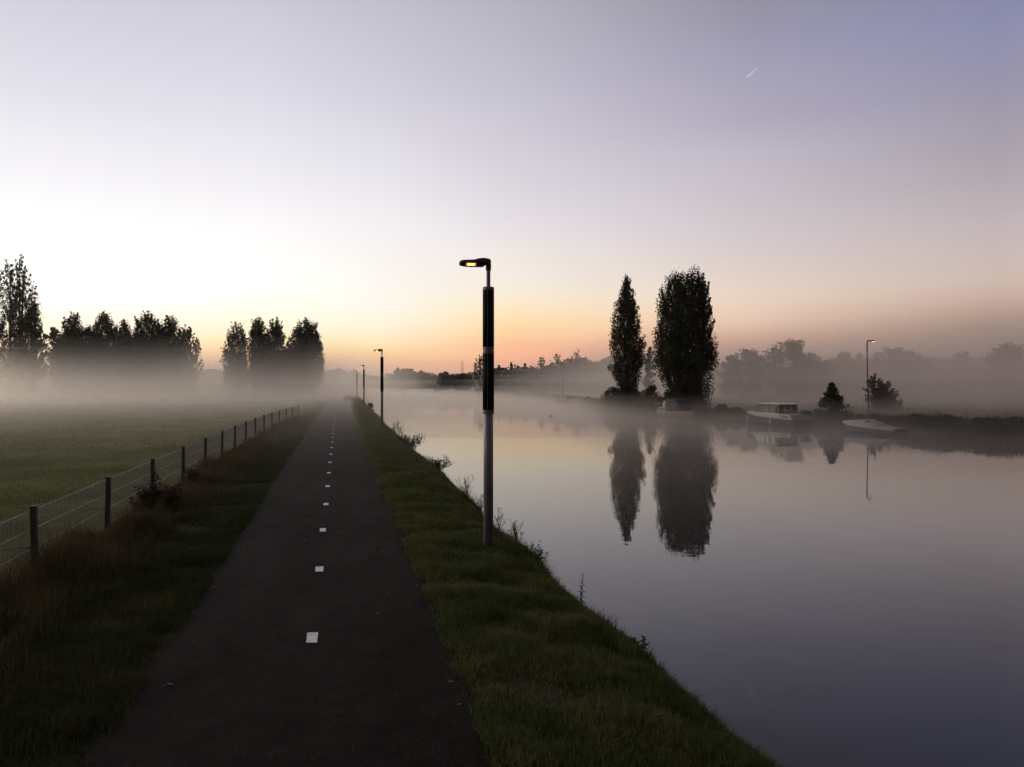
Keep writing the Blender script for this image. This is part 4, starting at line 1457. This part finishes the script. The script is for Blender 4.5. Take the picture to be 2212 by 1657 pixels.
# ------------------------------------------------------------------ haze and low mist
def vol_box(name, x0, x1, y0, y1, z0, z1, col, dens, g, shear=True):
    bm = bmesh.new()
    c = []
    for z in (z0, z1):
        for x, y in ((x0, y0), (x1, y0), (x1, y1), (x0, y1)):
            c.append(bm.verts.new((x + (VP * y if shear else 0), y, z)))
    for f in ((0, 3, 2, 1), (4, 5, 6, 7), (0, 1, 5, 4), (1, 2, 6, 5), (2, 3, 7, 6), (3, 0, 4, 7)):
        bm.faces.new([c[i] for i in f])
    o = link_bm(name, bm, volume_mat(name, col, dens, g))
    return props(o, kind='stuff')


FOG = (1.0, .928, .855)
G = .84
vol_box('haze', -1500, 1500, -80, 1000, -3.0, 42, FOG, .00009, G, False)


def mist(poly, z1, dens):
    bm = bmesh.new()
    a = [bm.verts.new((x, y, -2.6)) for x, y in poly]
    b = [bm.verts.new((x, y, z1)) for x, y in poly]
    n = len(poly)
    bm.faces.new(a[::-1]); bm.faces.new(b)
    for i in range(n): bm.faces.new((a[i], a[(i + 1) % n], b[(i + 1) % n], b[i]))
    o = link_bm('ground_mist', bm, volume_mat('ground_mist', FOG, dens, G))
    return props(o, kind='stuff')


al = lambda o, d: (float(along(o, d)), d)
# over meadow, path and canal: thin near the ground, thicker toward the trees; its right flank drifts out over the water
for z1, y0, d in ((.6, 16, .003), (1.2, 24, .0042), (1.9, 34, .0048), (2.2, 46, .0045), (3.1, 60, .0045), (3.8, 76, .0045), (4.6, 90, .0045),
                  (5.5, 100, .0045), (6.5, 108, .0045), (7.6, 114, .004), (9.0, 120, .0035), (11, 126, .0022)):
    k = 1.0 + (z1 > 3) * .5 + (z1 > 6) * .5
    yf = 200 + (z1 * 37.7) % 1 * 45
    if z1 < 2.8:
        mist([(-520, y0), al(1.25, y0), al(1.25, 60), al(1.25, 150), al(1.25, yf), (-520, yf + 15)], z1, d * .8)
        continue
    w = ((z1 * 13.3) % 1) * 30
    mist([(-520, y0), al(1.0, y0), P(762 + w, HY, 132)[:2], P(820 + w * 2, HY, 170)[:2], P(900 + w * 4, HY, yf)[:2], (-520, yf + 15)], z1, d * .8)
# over the canal, hugging the water
for z1, y0, y1, d in ((-.4, 14, 120, .0055), (.4, 20, 130, .0036), (1.3, 27, 140, .0024), (-.85, 44, 400, .0095), (-.55, 53, 400, .0085), (-.15, 63, 390, .0062), (.4, 76, 380, .0038), (1.2, 94, 330, .0018)):
    mist([(float(along(1.3, y0)), y0), (float(shore_x(y0)) + 14, y0), (float(shore_x(y1)) + 14, y1), (float(along(1.3, y1)), y1)], z1, d)
# drifting round the moored boats
for z1, y0, o, d in ((.0, 52, 13, .0040), (.6, 57, 11, .0034), (1.1, 62, 8, .0030), (1.6, 69, 5, .0024), (4.4, 84, 1, .0020)):
    mist([(float(shore_x(y)) - o, y) for y in (y0, 78, 95, 112, 150, 200)] + [(60, 200), (75, y0)], z1, d)
# behind the far shore; each layer thins out toward the bridge at its own place
for k, (z1, d) in enumerate(((1.9, .0040), (4, .0036), (5.5, .0036), (7, .0036), (9, .0036), (11.5, .0034), (14, .0024), (17, .0017), (22, .0009))):
    j = k * 2.2
    yt = 250 + (k * 41) % 60
    xt = (915 + 42 * k - CX) / F * yt
    mist([(62 + j, 62 + j), (42 + j * .3, 80 + j), (33, 110 + j), (xt, yt), (420, 320), (420, 62 + j)], z1, d)
# thin far mist beyond the bridge
for z1, y0, d in ((4, 335, .0040), (9, 350, .0030), (15, 365, .0016)):
    mist([(-420, y0), (160, y0), (160, y0 + 130), (-420, y0 + 130)], z1, d)
